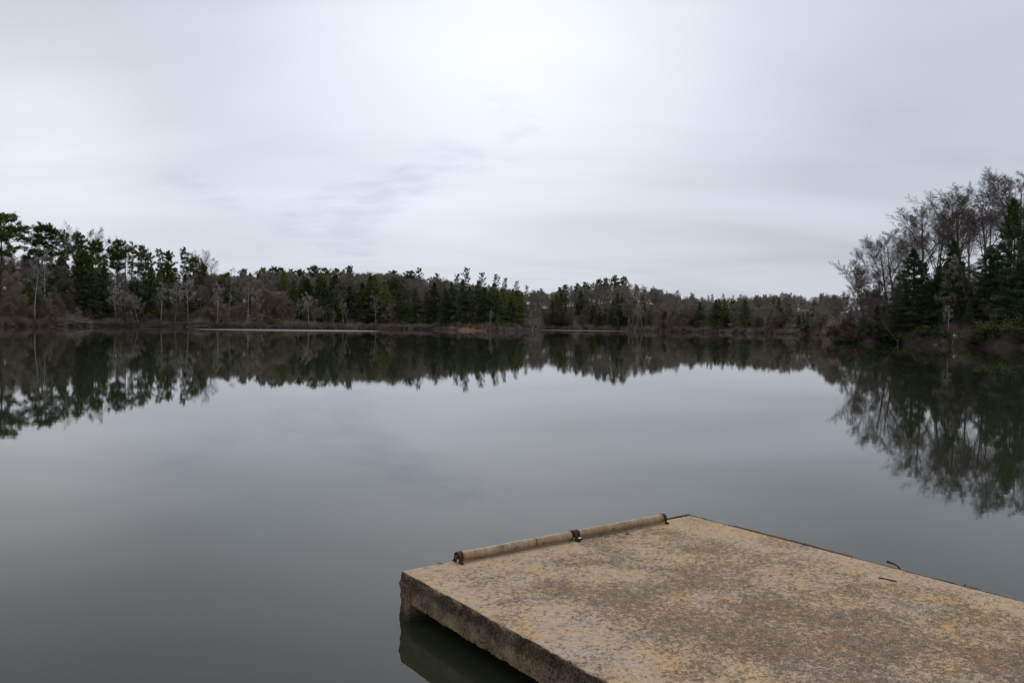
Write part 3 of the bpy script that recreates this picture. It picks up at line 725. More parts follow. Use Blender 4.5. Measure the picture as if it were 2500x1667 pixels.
brush('shore_brush', 560, 1050, 230, .5, 3.2, -.8, 3, BRUSH, 'tangled reddish brush along the flat middle shore', rad=.025)
brush('shore_brush', 1050, 1330, 110, .7, 2.4, .5, 8, BRUSH, 'low brown brush on the middle point around the clay bank', rad=.025)
brush('shore_brush', 1330, 2025, 300, .5, 3.2, -.8, 3, BRUSH, 'brown brush lining the shore under the rounded hill', rad=.028)
brush('shore_brush', 2034, 2640, 340, .5, 2.2, -.6, 9, BRUSH, 'dark tangled brush on the bank of the right promontory', 150, rad=.012)

# laurel bushes on the promontory bank
def bush_mesh(name, seed, leafm, n=1500, bl=.16, bw=.07):
    rng = np.random.default_rng(seed); B = MB()
    st = 14; a = rng.uniform(0, 6.28, st); D = np.stack([np.cos(a) * .7, np.sin(a) * .7, rng.uniform(.5, 1, st)], -1)
    E_ = D * rng.uniform(.7, 1.1, (st, 1)); B.add(*tubes(np.zeros((st, 3)) + [0, 0, -.1], E_, np.full(st, .02), np.full(st, .008), 4), 1)
    ncl = 40; cc = E_[rng.integers(0, st, ncl)] * rng.uniform(.5, 1.1, (ncl, 1)) + rng.normal(0, .16, (ncl, 3)); cc[:, 2] = np.abs(cc[:, 2])
    ix = rng.integers(0, ncl, n); P_ = cc[ix] + rng.normal(0, .10, (n, 3))
    B.add(*blades(P_, rng.normal(0, .6, (n, 3)) + UP * .4, np.full(n, bl), np.full(n, bw), rng), 0)
    return B
BUSH = [bush_mesh('b', 300 + i, RHODO_L) for i in range(3)]
def bush(px, back, h, wd, leafm, label, k=0, group=None):
    x, y, z = at(px, back)
    e = bpy.data.objects.new('laurel_bush' if leafm is not RUST_L else 'brown_leaved_bush', None); COL.objects.link(e)
    e.location = (x, y, z); e.scale = (wd, wd, h); e.rotation_euler[2] = rnd.uniform(0, 6)
    B = BUSH[k % 3]; V_ = np.concatenate(B.V)
    obj('foliage', mesh('foliage', V_, [(np.concatenate(B.F[(3, 0)]), 0)], [leafm]), e)
    obj('stems', mesh('stems', V_, [(np.concatenate(B.F[(4, 1)]), 0)], [BARK_DARK]), e)
    tag(e, label, 'bush', group); return e
for i, (px, bk, h, wd, lm, lab) in enumerate([
        (2030, .6, 2.3, 1.5, RUST_L, 'tall rusty-leaved bush at the very tip of the promontory'),
        (2090, .4, 2.0, 2.0, RUST_L, 'rusty and yellow bush low at the water below the small evergreen'),
        (2118, 1.0, 2.6, 2.3, RHODO_L, 'olive laurel bush right of the small dark evergreen'),
        (2150, 1.2, 1.8, 2.6, RHODO_L, 'dull green laurel spreading low right of the olive one'),
        (2221, 4.0, 1.6, 2.4, RHODO_L, 'bright green laurel below the leftmost big hemlock'),
        (2262, 2.0, 1.2, 2.0, RHODO_L, 'low dark laurel on the bank between hemlock and rock'),
        (2398, .9, 1.2, 1.0, RHODO_L, 'small bright yellow-green bush right of the pale rock'),
        (2440, 2.5, 2.0, 2.2, RHODO_L, 'large bright green laurel near the right frame edge'),
        (2470, 6.0, 2.6, 3.0, RHODO_L, 'wide green laurel higher up the bank at right'),
        (2495, 2.0, 1.6, 2.4, RHODO_L, 'green laurel cut by the right frame edge'),
        (2345, 8.0, 2.0, 2.6, RHODO_L, 'laurel behind the trunk of the pale-limbed tree'),
        (2400, 3.0, .9, 1.6, RUST_L, 'low rusty bush at the foot of the pale-limbed tree')]):
    bush(px, bk, h, wd, lm, lab, i, 'bushes on the promontory bank')
rb = random.Random(31)
for i in range(16):
    px = 2050 + i * 30 + rb.uniform(-9, 9)
    e = bush(px, rb.uniform(-.3, 2.2), rb.uniform(.7, 1.5), rb.uniform(1.1, 2.2), RHODO_L, None, i, 'low bushes along the promontory waterline')
    later(e, px, landmark(px, 'low dark waterline laurel', 'by'))
for i, (px, lab) in enumerate([(1621, 'rust-coloured bush at the right foot of the rounded hill'), (672, 'rust-coloured leafy bush right of the pale building'),
                               (1755, 'rust-coloured bush low on the far right shore'), (1975, 'rust-coloured bush left of the promontory tip')]):
    bush(px, 3, 3.0, 3.4, RUST_L, lab, i, 'rust-coloured bushes on the far shore')

# fallen timber
def log(name, pts, r, mat, label, cat='log', twigs=0, group=None):
    pts = np.array(pts, float); o0 = pts[0].copy(); B = MB(); rad = r * (1 - .6 * np.linspace(0, 1, len(pts)))
    q_ = pts - o0; B.add(*tubes(q_[:-1], q_[1:], rad[:-1], rad[1:], 7))
    if twigs:
        rng = np.random.default_rng(int(abs(o0[0]) * 10)); n = twigs; ix = rng.integers(0, len(q_) - 1, n)
        P0 = q_[ix] + (q_[ix + 1] - q_[ix]) * rng.uniform(0, 1, (n, 1)); d = rng.normal(0, .7, (n, 3)) + UP * .6 + nrm(q_[-1]) * .6
        d /= np.linalg.norm(d, axis=1, keepdims=True); L = rng.uniform(1.0, 4.0, (n, 1)); P1 = P0 + d * L
        B.add(*spikes(P0, P1, np.full(n, .045)))
        ix = rng.integers(0, n, n * 5); m0 = P0[ix] + (P1 - P0)[ix] * rng.uniform(.2, 1, (n * 5, 1)); dd2 = d[ix] + rng.normal(0, .6, (n * 5, 3))
        B.add(*spikes(m0, m0 + dd2 * rng.uniform(.3, 1.3, (n * 5, 1)), np.full(n * 5, .022)))
    o = obj(name, B.mesh(name, [mat])); o.location = o0; tag(o, label, cat, group)
def wp(px, back, z): x, y, _ = at(px, back); return (x, y, z)
log('fallen_log', [wp(455, -1, .15), wp(475, -1.4, .45), wp(492, -1.5, .62), wp(506, -1.6, .5), wp(515, -1.8, .05)], .11, BARK_PALE, 'arched pale fallen log at the waterline of the left shore', group=None)
log('fallen_log', [wp(345, -.8, .4), wp(375, -1, .35), wp(410, -1.2, .35)], .10, BARK_PALE, 'long straight pale log lying along the left waterline')
log('fallen_log', [wp(415, -1, .25), wp(450, -1.4, .3)], .09, BARK_PALE, 'short pale log between the long straight and the arched log')
log('fallen_log', [wp(136, .5, .3), wp(160, -1, .9), wp(190, -1.5, 1.2)], .18, BARK_GREY, 'low grey log left of the fallen crown at the left waterline')
log('fallen_tree', [wp(228, 3, 1.0), wp(205, 0, 1.4), wp(180, -1.5, 1.8), wp(158, -2.4, 2.4)], .28, BARK_PALE, 'fallen tree with a pale tangled crown dipping to the water', 'tree', 90)
log('driftwood', [wp(1176, 5, 2.0), wp(1194, 4, 1.4)], .14, BARK_PALE, 'pale driftwood pole slanting on the clay bank')
log('driftwood', [wp(1298, -2, -.2), wp(1303, -3, 2.0)], .12, BARK_PALE, 'pale broken stake standing in the water right of the clay bank')
log('driftwood', [wp(1222, 1, .3), wp(1214, 1, 1.7)], .12, BARK_GREY, 'short slanting stake on the right end of the clay bank')
log('stump', [wp(1143.5, 2, .7), wp(1143.5, 2, 1.9)], .2, BARK_PALE, 'small white stump on the orange clay bank')
log('fallen_branch', [wp(2235, .5, .5), wp(2262, .2, 1.2), wp(2285, .6, 1.0)], .06, BARK_DARK, 'grey fallen branch on the promontory bank below the hemlock', 'branch', 10)
log('fallen_branch', [wp(2150, 1, .7), wp(2168, .3, 1.5), wp(2188, .8, 1.1)], .05, BARK_DARK, 'grey fallen branch on the bank right of the olive laurel', 'branch', 12)
log('fallen_branch', [wp(2196, 0, .6), wp(2190, -1.2, -.2)], .07, BARK_PALE, 'pale broken branch poking into the water below the hemlock', 'branch', 3)

# rocks
rm, k, p = newmat('pale_rock'); tc = k.n('ShaderNodeTexCoord')
f = k.noise(tc.outputs['Object'], 2.2, 6, .65)
k.l(k.mix(k.ramp(f, [(.4, 0), (.6, 1)]), (.06, .05, .038, 1), (.30, .28, .235, 1)), p.inputs['Base Color']); p.inputs['Roughness'].default_value = .9
def rock(px, back, size, label, seed, zup=0.0):
    x, y, z = at(px, back); u = np.linspace(0, math.pi, 13); v = np.linspace(0, 2 * math.pi, 21)[:-1]
    U_, V_ = np.meshgrid(u, v, indexing='ij'); P_ = np.stack([np.sin(U_) * np.cos(V_), np.sin(U_) * np.sin(V_), np.cos(U_)], -1).reshape(-1, 3)
    P_ = P_ * (1 + .35 * fbm(P_ * 1.6 + seed, 3, seed)[:, None]); P_ = P_ * np.array(size)
    I = np.arange(13 * 20).reshape(13, 20); J = np.roll(I, -1, 1)
    F_ = np.stack([I[:-1], I[1:], J[1:], J[:-1]], -1).reshape(-1, 4)
    o = obj('rock', mesh('rock', P_, [(F_, 0)], [rm])); o.location = (x, y, z + zup); tag(o, label, 'rock', 'rocks at the waterline of the promontory')
rock(2334, .5, (.38, .45, .95), 'tall pale lichened rock at the waterline below the pale-limbed tree', 3, .2)
rock(2346, 1.6, (.32, .35, .28), 'pale flat rock just right of the tall lichened one', 9)
rock(2362, 1.9, (.36, .35, .26), 'pale rock, right one of the two small ones on the bank', 14, .1)
rock(2285, -.1, (.45, .4, .2), 'low dark rock at the waterline left of the tall rock', 21)
rock(652 + 4, .6, (1.3, .8, .8), 'pale rocky lump at the water below the pale building', 33)

# low pale building behind the brush
bm_, k, p = newmat('pale_wall_paint'); p.inputs['Base Color'].default_value = (.72, .70, .70, 1); p.inputs['Roughness'].default_value = .7
tc = k.n('ShaderNodeTexCoord'); k.l(k.mix(k.noise(tc.outputs['Object'], 1.5, 4), (.6, .57, .57, 1), (.8, .79, .80, 1)), p.inputs['Base Color'])
br_, k, p = newmat('grey_metal_roof'); p.inputs['Base Color'].default_value = (.22, .24, .27, 1); p.inputs['Roughness'].default_value = .5
def box(B, lo, hi, m=0):
    x0, y0, z0 = lo; x1, y1, z1 = hi
    V_ = [(x0, y0, z0), (x1, y0, z0), (x1, y1, z0), (x0, y1, z0), (x0, y0, z1), (x1, y0, z1), (x1, y1, z1), (x0, y1, z1)]
    B.add(V_, [(0, 3, 2, 1), (4, 5, 6, 7), (0, 1, 5, 4), (1, 2, 6, 5), (2, 3, 7, 6), (3, 0, 4, 7)], m)
x, y, z = at(622, 14); zt = topz(622, 774, x, y)
e = bpy.data.objects.new('pale_building', None); COL.objects.link(e); e.location = (x, y, z)
e.rotation_euler[2] = -math.atan2(x, y)
B = MB(); box(B, (-3.4, 0, zt - z - 1.5), (3.0, 3, zt - z + .25)); obj('wall', B.mesh('wall', [bm_]), e)
B = MB(); hz_ = zt - z
V_ = [(-3.2, -.6, hz_ + .30), (3.8, -.6, hz_ + .30), (3.8, 3.6, hz_ + .30), (-3.2, 3.6, hz_ + .30), (-2.2, 1.5, hz_ + .95), (3.0, 1.5, hz_ + .95)]
B.add(V_, [(0, 1, 5, 4), (2, 3, 4, 5)]); B.add(V_, [(1, 2, 5), (3, 0, 4)]); B.add(V_, [(0, 3, 2, 1)]); obj('roof', B.mesh('roof', [br_]), e)
tag(e, 'low pale building with a grey roof half hidden behind the shore brush', 'building')

# ------------------------------------------------------------------ concrete dock
A_ = np.array([-0.780, 5.685]); TH = math.radians(36.1); DW, DL = 3.07, 8.6; ZT = 0.33; TK = 0.215
dock = bpy.data.objects.new('concrete_dock', None); COL.objects.link(dock)
# local x runs along the outer end, local y back towards the shore
dock.location = (A_[0], A_[1], 0); dock.rotation_euler[2] = TH
tag(dock, 'weathered tan concrete boat dock running out into the lake, lower right', 'dock')
def rbox(lo, hi, r, steps, amp, seed, mats, name, edge=None):
    """rounded, noise-roughened block"""
    lo, hi = np.array(lo, float), np.array(hi, float); V_, F_, n = [], [], 0
    def ax(i):
        m = max(2, int((hi[i] - lo[i]) / steps)); t = np.linspace(lo[i], hi[i], m + 1)
        return np.unique(np.concatenate([t, lo[i] + np.array([0.25, .5, .75, 1]) * r, hi[i] - np.array([0.25, .5, .75, 1]) * r]))
    g = [ax(0), ax(1), ax(2)]
    for i in range(3):
        j, k_ = [a for a in range(3) if a != i]
        for sgn in (0, 1):
            Jg, Kg = np.meshgrid(g[j], g[k_], indexing='ij'); P_ = np.empty(Jg.shape + (3,)); P_[..., j] = Jg; P_[..., k_] = Kg; P_[..., i] = hi[i] if sgn else lo[i]
            I = np.arange(Jg.size).reshape(Jg.shape) + n
            q4 = np.stack([I[:-1, :-1], I[1:, :-1], I[1:, 1:], I[:-1, 1:]], -1).reshape(-1, 4)
            if (sgn == 1) == (i == 1): q4 = q4[:, ::-1]
            V_.append(P_.reshape(-1, 3)); F_.append(q4); n += Jg.size
    V_ = np.concatenate(V_); inner = np.clip(V_, lo + r, hi - r); d = V_ - inner; ln = np.linalg.norm(d, axis=1, keepdims=True)
    N_ = d / np.maximum(ln, 1e-9); V2 = inner + N_ * r
    V2 = V2 + N_ * amp(V2, N_)[:, None]
    return mesh(name, V2, [(np.concatenate(F_), 0)], mats, True)
def amp(P_, N_):
    topm = np.clip(N_[:, 2], 0, 1) ** 4
    a = .006 * fbm(P_ * 5, 3, 5) + .0045 * fbm(P_ * 32, 3, 9) + .0025 * fbm(P_ * 90, 2, 19)
    low = .006 * np.clip(fbm(P_ * np.array([7, 7, 12.]), 2, 31), -1, 1)
    side = a + low * 1.2 - .004
    top = .0022 * fbm(P_ * 3, 2, 3) + .0012 * fbm(P_ * 40, 2, 8)
    return side * (1 - topm) + top * topm

cm_, k, p = newmat('weathered_concrete')
tc = k.n('ShaderNodeTexCoord'); OB = tc.outputs['Object']; geo = k.n('ShaderNodeNewGeometry')
so_ = k.n('ShaderNodeSeparateXYZ'); k.l(OB, so_.inputs[0])
sn = k.n('ShaderNodeSeparateXYZ'); k.l(geo.outputs['Normal'], sn.inputs[0])
big_ = k.noise(OB, 1.1, 4, .6, .3); med = k.noise(OB, 4.5, 5, .65, .4)
gr = k.noise(k.mapping(OB, scale=(1, 1.0, 1)), 34, 5, .75, .6); fine = k.noise(OB, 120, 3, .7, .3)
scr = k.noise(k.mapping(OB, scale=(14, 60, 14), rot=(0, 0, .55)), 1.0, 4, .65, .8)
base = k.mix(k.ramp(med, [(.36, 0), (.64, 1)]), (.49, .345, .215, 1), (.58, .385, .205, 1))
skin = k.ramp(k.noise(OB, 1.9, 4, .65), [(.46, 0), (.66, .9)])
base = k.mix(skin, base, (.49, .375, .30, 1))     # pinkish grey smooth skin
base = k.mix(k.math('MULTIPLY', k.ramp(scr, [(.35, 1), (.6, 0)]), .35), base, (.34, .25, .17, 1))
base = k.mix(k.math('MULTIPLY', k.ramp(fine, [(.35, 1), (.6, 0)]), .45), base, (.24, .17, .11, 1))
ochre = k.math('MULTIPLY', k.ramp(k.noise(k.mapping(OB, loc=(3, 1, 0)), 3.1, 5, .7), [(.52, 0), (.66, 1)]), .65)
base = k.mix(ochre, base, (.55, .31, .12, 1))
ex_ = k.math('MINIMUM', so_.outputs[0], k.math('SUBTRACT', DW, so_.outputs[0])); ey_ = k.math('MULTIPLY', so_.outputs[1], -1)
edge_ = k.math('MINIMUM', ex_, ey_)
em = k.ramp(edge_, [(.10, 0), (1.0, 1)])
bl2 = k.noise(k.mapping(OB, loc=(5, 2, 0)), 2.0, 4, .6)
wz = k.math('ADD', k.math('MULTIPLY', bl2, 1.0), k.math('MULTIPLY', em, .20))
wzm = k.ramp(wz, [(.48, 0.0), (.76, 1.0)])           # broad, soft worn zones
g2 = k.noise(k.mapping(OB, scale=(1, 1.5, 1), rot=(0, 0, .5)), 95, 4, .8, .4)
g3 = k.noise(OB, 17, 4, .7, .5)
sp = k.math('ADD', k.math('MULTIPLY', gr, .40), k.math('ADD', k.math('MULTIPLY', g2, .46), k.math('MULTIPLY', g3, .16)))
sp = k.math('ADD', sp, k.math('MULTIPLY', k.math('SUBTRACT', wzm, .5), .078))
pitm = k.ramp(sp, [(.508, 0), (.560, 1)])
tone = k.mix(k.ramp(k.noise(OB, 13, 4, .7), [(.40, 0), (.60, 1)]), (.060, .050, .038, 1), (.20, .115, .052, 1))
c = k.mix(k.math('MULTIPLY', wzm, .17), base, (.36, .235, .14, 1))
c = k.mix(k.math('MULTIPLY', pitm, .86), c, tone)
lt = k.ramp(k.noise(k.mapping(OB, loc=(9, 4, 0)), 80, 3, .7), [(.56, 0), (.66, 1)])
c = k.mix(k.math('MULTIPLY', lt, .60), c, (.66, .53, .36, 1))
vor = k.n('ShaderNodeTexVoronoi'); k.l(OB, vor.inputs['Vector']); vor.inputs['Scale'].default_value = 22; vor.inputs['Randomness'].default_value = 1
peb = k.math('MULTIPLY', k.ramp(vor.outputs['Distance'], [(.12, 1), (.22, 0)]), k.ramp(k.noise(OB, 5, 3), [(.54, 0), (.60, 1)]))
c = k.mix(k.math('MULTIPLY', peb, .65), c, (.07, .085, .095, 1))
topc = c
# side faces: dark biological crust under the lip, brown stained below
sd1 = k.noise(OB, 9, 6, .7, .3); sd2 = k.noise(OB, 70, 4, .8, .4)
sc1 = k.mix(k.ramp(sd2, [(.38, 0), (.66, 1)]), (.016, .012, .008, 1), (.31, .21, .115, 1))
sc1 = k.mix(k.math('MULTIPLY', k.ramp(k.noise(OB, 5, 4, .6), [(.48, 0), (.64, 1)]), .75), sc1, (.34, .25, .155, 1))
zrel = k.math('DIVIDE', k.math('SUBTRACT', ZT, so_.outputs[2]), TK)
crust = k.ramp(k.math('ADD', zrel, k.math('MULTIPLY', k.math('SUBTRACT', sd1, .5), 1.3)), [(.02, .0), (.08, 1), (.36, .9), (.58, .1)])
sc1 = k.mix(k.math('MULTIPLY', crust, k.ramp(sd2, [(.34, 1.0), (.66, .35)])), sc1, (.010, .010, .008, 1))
wet2 = k.ramp(so_.outputs[2], [(.03, 1), (.10, 0)])
sc1 = k.mix(k.math('MULTIPLY', wet2, .85), sc1, (.012, .010, .007, 1))
up_ = k.math('MULTIPLY', k.ramp(so_.outputs[2], [(.285, 0), (.30, 1)]), k.ramp(k.math('ADD', sn.outputs[2], k.math('MULTIPLY', k.math('SUBTRACT', sd2, .5), .5)), [(.35, 0), (.62, 1)]))
k.l(k.mix(up_, sc1, topc), p.inputs['Base Color']); p.inputs['Roughness'].default_value = .88
p.inputs['Specular IOR Level'].default_value = .3
hb = k.math('SUBTRACT', k.math('MULTIPLY', k.math('ADD', gr, k.math('MULTIPLY', fine, .4)), .5), k.math('MULTIPLY', pitm, .55))
bp = k.n('ShaderNodeBump'); bp.inputs['Strength'].default_value = .9; bp.inputs['Distance'].default_value = .006
k.l(k.mix(up_, sd2, hb), bp.inputs['Height']); k.l(bp.outputs[0], p.inputs['Normal'])

obj('deck_slab', rbox((0, -DL, ZT - TK), (DW, 0, ZT), .012, .016, amp, 1, [cm_], 'deck_slab'), dock)
obj('end_wall', rbox((-.008, -.15, -1.7), (DW - .01, .002, ZT - .07), .014, .02, amp, 2, [cm_], 'end_wall'), dock)
for yy in (-3.6, -7.2):
    obj('support_wall', rbox((.3, yy - .2, -1.7), (DW - .3, yy, ZT - TK + .03), .02, .08, amp, 3, [cm_], 'support_wall'), dock)
# timber strip and rusty angle along the far side
tm_, k, p = newmat('old_timber'); tc = k.n('ShaderNodeTexCoord')
k.l(k.mix(k.noise(k.mapping(tc.outputs['Object'], scale=(30, 2, 30)), 1, 4), (.10, .07, .045, 1), (.34, .26, .18, 1)), p.inputs['Base Color']); p.inputs['Roughness'].default_value = .9
ru_, k, p = newmat('rusted_steel'); tc = k.n('ShaderNodeTexCoord')
k.l(k.mix(k.ramp(k.noise(tc.outputs['Object'], 14, 5, .7), [(.4, 0), (.65, 1)]), (.022, .016, .013, 1), (.09, .042, .022, 1)), p.inputs['Base Color']); p.inputs['Roughness'].default_value = .75; p.inputs['Metallic'].default_value = .2
def jag(lo, hi, sd_, name, mats, am=.004):
    return rbox(lo, hi, .003, .03, lambda P_, N_: am * fbm(P_ * 11, 3, sd_), sd_, mats, name)
obj('edge_angle', jag((DW + .012, -DL, ZT - .05), (DW + .020, 0.0, ZT - .004), 4, 'edge_angle', [ru_], .006), dock)
obj('edge_angle', jag((DW * .87, .006, ZT - .05), (DW + .02, .016, ZT + .004), 5, 'edge_angle', [ru_], .004), dock)
obj('edge_board', jag((DW + .026, -1.62, ZT - .06), (DW + .040, -.50, ZT + .003), 6, 'edge_board', [tm_], .004), dock)

# small growth and litter on the dock
gr_, k, p = newmat('moss_green'); p.inputs['Base Color'].default_value = (.045, .06, .02, 1); p.inputs['Roughness'].default_value = .9
def dk(lx, ly, z=ZT): # dock local to world
    c_, s_ = math.cos(TH), math.sin(TH); return (A_[0] + lx * c_ - ly * s_, A_[1] + lx * s_ + ly * c_, z)
def tuft(lx, ly, n, h, label, seed, L=.12, m=None):
    rng = np.random.default_rng(seed); P_ = np.stack([rng.normal(0, .008, n), rng.uniform(-L, L, n), rng.uniform(-.01, 0, n)], -1)
    B = MB(); B.add(*blades(P_, rng.normal(0, .5, (n, 3)) + UP, h * rng.uniform(.4, 1.2, n), np.full(n, .004), rng))
    o = obj('grass_tuft', B.mesh('grass_tuft', [m or gr_])); o.location = dk(lx, ly); o.rotation_euler[2] = TH; tag(o, label, 'grass tuft', 'small growth on the dock edge')
tuft(DW + .02, -1.18, 90, .022, 'low green moss strip growing behind the edge board', 1, .16)
tuft(DW + .01, -2.52, 60, .022, 'small green tuft on the far dock edge beyond the bent metal', 2, .05)
tuft(DW + .01, -3.42, 160, .045, 'dry brown tuft on the dock edge at the right frame edge', 3, .06, RUST_L)
tuft(.32, -.012, 26, .018, 'tiny tuft on the end of the dock left of the roller', 4, .02)
# bent metal strip on the far edge
B = MB(); pt = np.array([(0, 0, 0), (0, .015, .018), (-.005, .05, .034), (-.005, .10, .040)]); B.add(*tubes(pt[:-1], pt[1:], [.006] * 3, [.006] * 3, 6))
pt2 = np.array([(-.005, .05, .034), (.0, .10, .030)]); B.add(*tubes(pt2[:-1], pt2[1:], [.008], [.006], 6))
o = obj('bent_metal_hook', B.mesh('bent_metal_hook', [ru_])); o.location = dk(DW + .008, -2.02, ZT - .002); o.rotation_euler[2] = TH
tag(o, 'small bent dark metal hook sticking up from the far dock edge', 'hook')
def twig(lx, ly, L, ang, label, r=.0035, seed=0):
    rng = np.random.default_rng(seed); t = np.linspace(0, 1, 7); P_ = np.stack([t * L, np.sin(t * 3 + seed) * L * .08 + np.cumsum(rng.normal(0, L * .015, 7)), np.full(7, r * .9) + .001], -1)
    B = MB(); B.add(*tubes(P_[:-1], P_[1:], np.full(6, r), np.full(6, r * .85), 6))
    o = obj('twig', B.mesh('twig', [BARK_DARK])); o.location = dk(lx, ly, ZT + .001); o.rotation_euler[2] = TH + ang; tag(o, label, 'twig', 'twigs lying on the dock')
twig(2.72, -2.05, .12, -1.2, 'curved dark twig on the concrete near the bent metal hook', .005, 1)
twig(2.05, -.18, .05, .1, 'short dark scrap against the right roller', .004, 4)
# stones embedded loose on the surface: dark specks
pbm, k, p = newmat('dark_pebble'); p.inputs['Base Color'].default_value = (.05, .05, .05, 1); p.inputs['Roughness'].default_value = .7

# ------------------------------------------------------------------ dock roller (two pipes in rusty brackets)
pv_, k, p = newmat('stained_plastic_pipe'); tc = k.n('ShaderNodeTexCoord'); OB = tc.outputs['Object']
sx = k.n('ShaderNodeSeparateXYZ'); k.l(OB, sx.inputs[0])
st1 = k.noise(k.mapping(OB, scale=(22, 1.5, 1.5)), 1.4, 6, .7, .4); st2 = k.noise(OB, 7, 5, .65); st3 = k.noise(k.mapping(OB, scale=(5, 12, 12)), 2.0, 5, .7)
c = k.mix(k.ramp(st1, [(.35, 0), (.65, 1)]), (.22, .15, .08, 1), (.47, .36, .22, 1))
c = k.mix(k.math('MULTIPLY', k.ramp(st2, [(.46, 0), (.62, 1)]), .85), c, (.29, .165, .055, 1))
c = k.mix(k.math('MULTIPLY', k.ramp(st3, [(.54, 0), (.66, 1)]), .85), c, (.07, .058, .036, 1))
kn = k.math('ABSOLUTE', k.math('SUBTRACT', sx.outputs[0], 1.165))
c = k.mix(k.ramp(kn, [(.003, 1), (.006, 0)]), c, (.03, .025, .02, 1))
k.l(c, p.inputs['Base Color']); p.inputs['Roughness'].default_value = .5
roller = bpy.data.objects.new('dock_roller', None); COL.objects.link(roller); roller.location = dk(0, -.062); roller.rotation_euler[2] = TH
tag(roller, 'stained boat roller of two pale pipes in rusty brackets along the dock end', 'roller')
PR = .0345; PZ = .044
def pipe(x0, x1, name):
    B = MB(); kk = 40; n = 60; xs = np.linspace(x0, x1, n); a = np.linspace(0, 2 * math.pi, kk + 1)[:-1]
    prof = [(x0 + .004, PR - .006)] + [(x0, PR - .005)] + [(x0, PR)] + [(xx, PR) for xx in xs[1:-1]] + [(x1, PR), (x1, PR - .005), (x1 - .004, PR - .006)]
    V_ = np.array([[(xx, rr_ * math.cos(t), PZ + rr_ * math.sin(t)) for t in a] for xx, rr_ in prof]).reshape(-1, 3)
    I = np.arange(len(prof) * kk).reshape(len(prof), kk); J = np.roll(I, -1, 1); B.add(V_, np.stack([I[:-1], J[:-1], J[1:], I[1:]], -1).reshape(-1, 4))
    o = obj(name, B.mesh(name, [pv_], True), roller); return o
pipe(.475, 1.535, 'pipe'); pipe(1.615, 2.615, 'pipe')
rust2, k, p = newmat('orange_rust'); tc = k.n('ShaderNodeTexCoord')
k.l(k.mix(k.noise(tc.outputs['Object'], 40, 4), (.06, .02, .01, 1), (.20, .06, .02, 1)), p.inputs['Base Color']); p.inputs['Roughness'].default_value = .9
B = MB(); B.add(*tubes([(.425, 0, PZ), (1.5, 0, PZ)], [(1.0, 0, PZ), (2.655, 0, PZ)], [.017, .017], [.017, .017], 16)); B.add([(.425, 0.017 * math.cos(t), PZ + .017 * math.sin(t)) for t in np.linspace(0, 6.283, 17)[:-1]], [tuple(range(16))])
obj('axle', B.mesh('axle', [rust2]), roller)
def strap(x0, wd, R=.040, foot=.042, leanx=0.0):
    """band bent over the axle with a flange foot each side"""
    prof = [(-R - foot, .0), (-R - .004, .0), (-R * 1.02, .012), (-R, PZ * .75)]
    prof += [(-R * math.cos(t), PZ + (R - .002) * math.sin(t)) for t in np.linspace(0, math.pi, 15)]
    prof += [(R, PZ * .75), (R * 1.02, .012), (R + .004, 0.0), (R + foot, .0)]
    prof = np.array(prof); tk = .006; V_ = []
    tn = np.gradient(prof, axis=0); nn = np.stack([-tn[:, 1], tn[:, 0]], -1); nn /= np.linalg.norm(nn, axis=1, keepdims=True)
    for i, (q0, q1) in enumerate(zip(prof, nn)):
        for xx, o_ in ((x0, 0), (x0 + wd, 0), (x0 + wd, tk), (x0, tk)): V_.append((xx + leanx * q0[1], q0[0] + q1[0] * o_, q0[1] + q1[1] * o_ + .001))
    n = len(prof); I = np.arange(n * 4).reshape(n, 4); J = np.roll(I, -1, 1)
    B = MB(); B.add(V_, np.stack([I[:-1], J[:-1], J[1:], I[1:]], -1).reshape(-1, 4)); B.add(V_, [(0, 1, 2, 3), tuple(I[-1][::-1])]); return B
def bolts(B, xs):
    for xx in xs:
        for yy in (-.062, .062):
            kk = 6; V_ = [(xx + .008 * math.cos(t), yy + .008 * math.sin(t), z_) for z_ in (.004, .014) for t in np.linspace(0, 6.283, kk + 1)[:-1]]
            B.add(V_, [(i, (i + 1) % kk, kk + (i + 1) % kk, kk + i) for i in range(kk)]); B.add(V_, [tuple(range(kk, 2 * kk))])
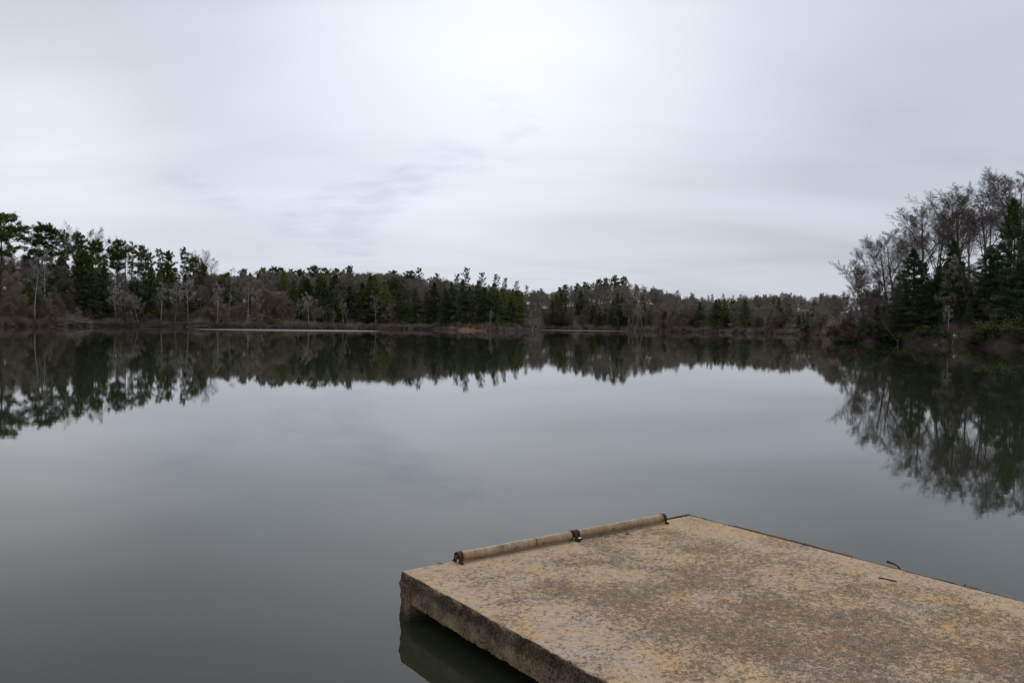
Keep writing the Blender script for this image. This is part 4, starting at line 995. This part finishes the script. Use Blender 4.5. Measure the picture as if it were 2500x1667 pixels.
def ring(B, x0, x1, r0, r1, kk=28):
    a = np.linspace(0, 2 * math.pi, kk + 1)[:-1]; prof = [(x0, r0), (x0, r1), (x1, r1), (x1, r0)]
    V_ = np.array([[(xx, r_ * math.cos(t), PZ + r_ * math.sin(t)) for t in a] for xx, r_ in prof]).reshape(-1, 3)
    I = np.arange(4 * kk).reshape(4, kk); J = np.roll(I, -1, 1); I2 = np.roll(I, -1, 0); J2 = np.roll(J, -1, 0)
    B.add(V_, np.stack([I, J, J2, I2], -1).reshape(-1, 4))
B = strap(.434, .026, .032, .032); bolts(B, [.45])
V_ = [(.432, -.06, .002), (.432, .06, .002), (.432, .0, PZ + .030), (.438, -.06, .002), (.438, .06, .002), (.438, 0, PZ + .030)]
ring(B, .466, .472, .018, .039); obj('bracket', B.mesh('bracket', [ru_]), roller)
B = strap(2.625, .026, .032, .032); bolts(B, [2.64]); ring(B, 2.617, 2.624, .018, .039); obj('bracket', B.mesh('bracket', [ru_]), roller)
B = strap(1.556, .036, .034, .045); bolts(B, [1.574]); ring(B, 1.537, 1.548, .018, .038); ring(B, 1.600, 1.612, .018, .039)
obj('bracket', B.mesh('bracket', [ru_]), roller)
# shackle hanging at the middle bracket with a bright metal tag
B = MB(); t = np.linspace(0, 2 * math.pi, 19); q_ = np.stack([1.583 + .020 * np.cos(t), -.068 - .018 * np.sin(t), .018 + .010 * np.sin(t)], -1)
B.add(*tubes(q_[:-1], q_[1:], np.full(18, .0055), np.full(18, .0055), 8)); obj('shackle', B.mesh('shackle', [ru_], True), roller)
sm_, k, p = newmat('bright_steel'); p.inputs['Base Color'].default_value = (.85, .85, .85, 1); p.inputs['Metallic'].default_value = .4; p.inputs['Roughness'].default_value = .4
me = rbox((1.570, -.080, .026), (1.596, -.062, .034), .002, .01, lambda P_, N_: P_[:, 0] * 0, 1, [sm_], 'steel_plate'); obj('steel_plate', me, roller)

# tell apart the trees that would read the same
for lab, lst in PENDING.items():
    lst.sort(key=lambda q_: q_[0]); n = len(lst)
    for i, (x, e) in enumerate(lst):
        if n == 1: e['label'] = lab
        elif n == 2: e['label'] = ('left of two: ', 'right of two: ')[i] + lab
        else: e['label'] = '%s from left: %s' % (ORD[i], lab)

print('objects', len(bpy.data.objects))
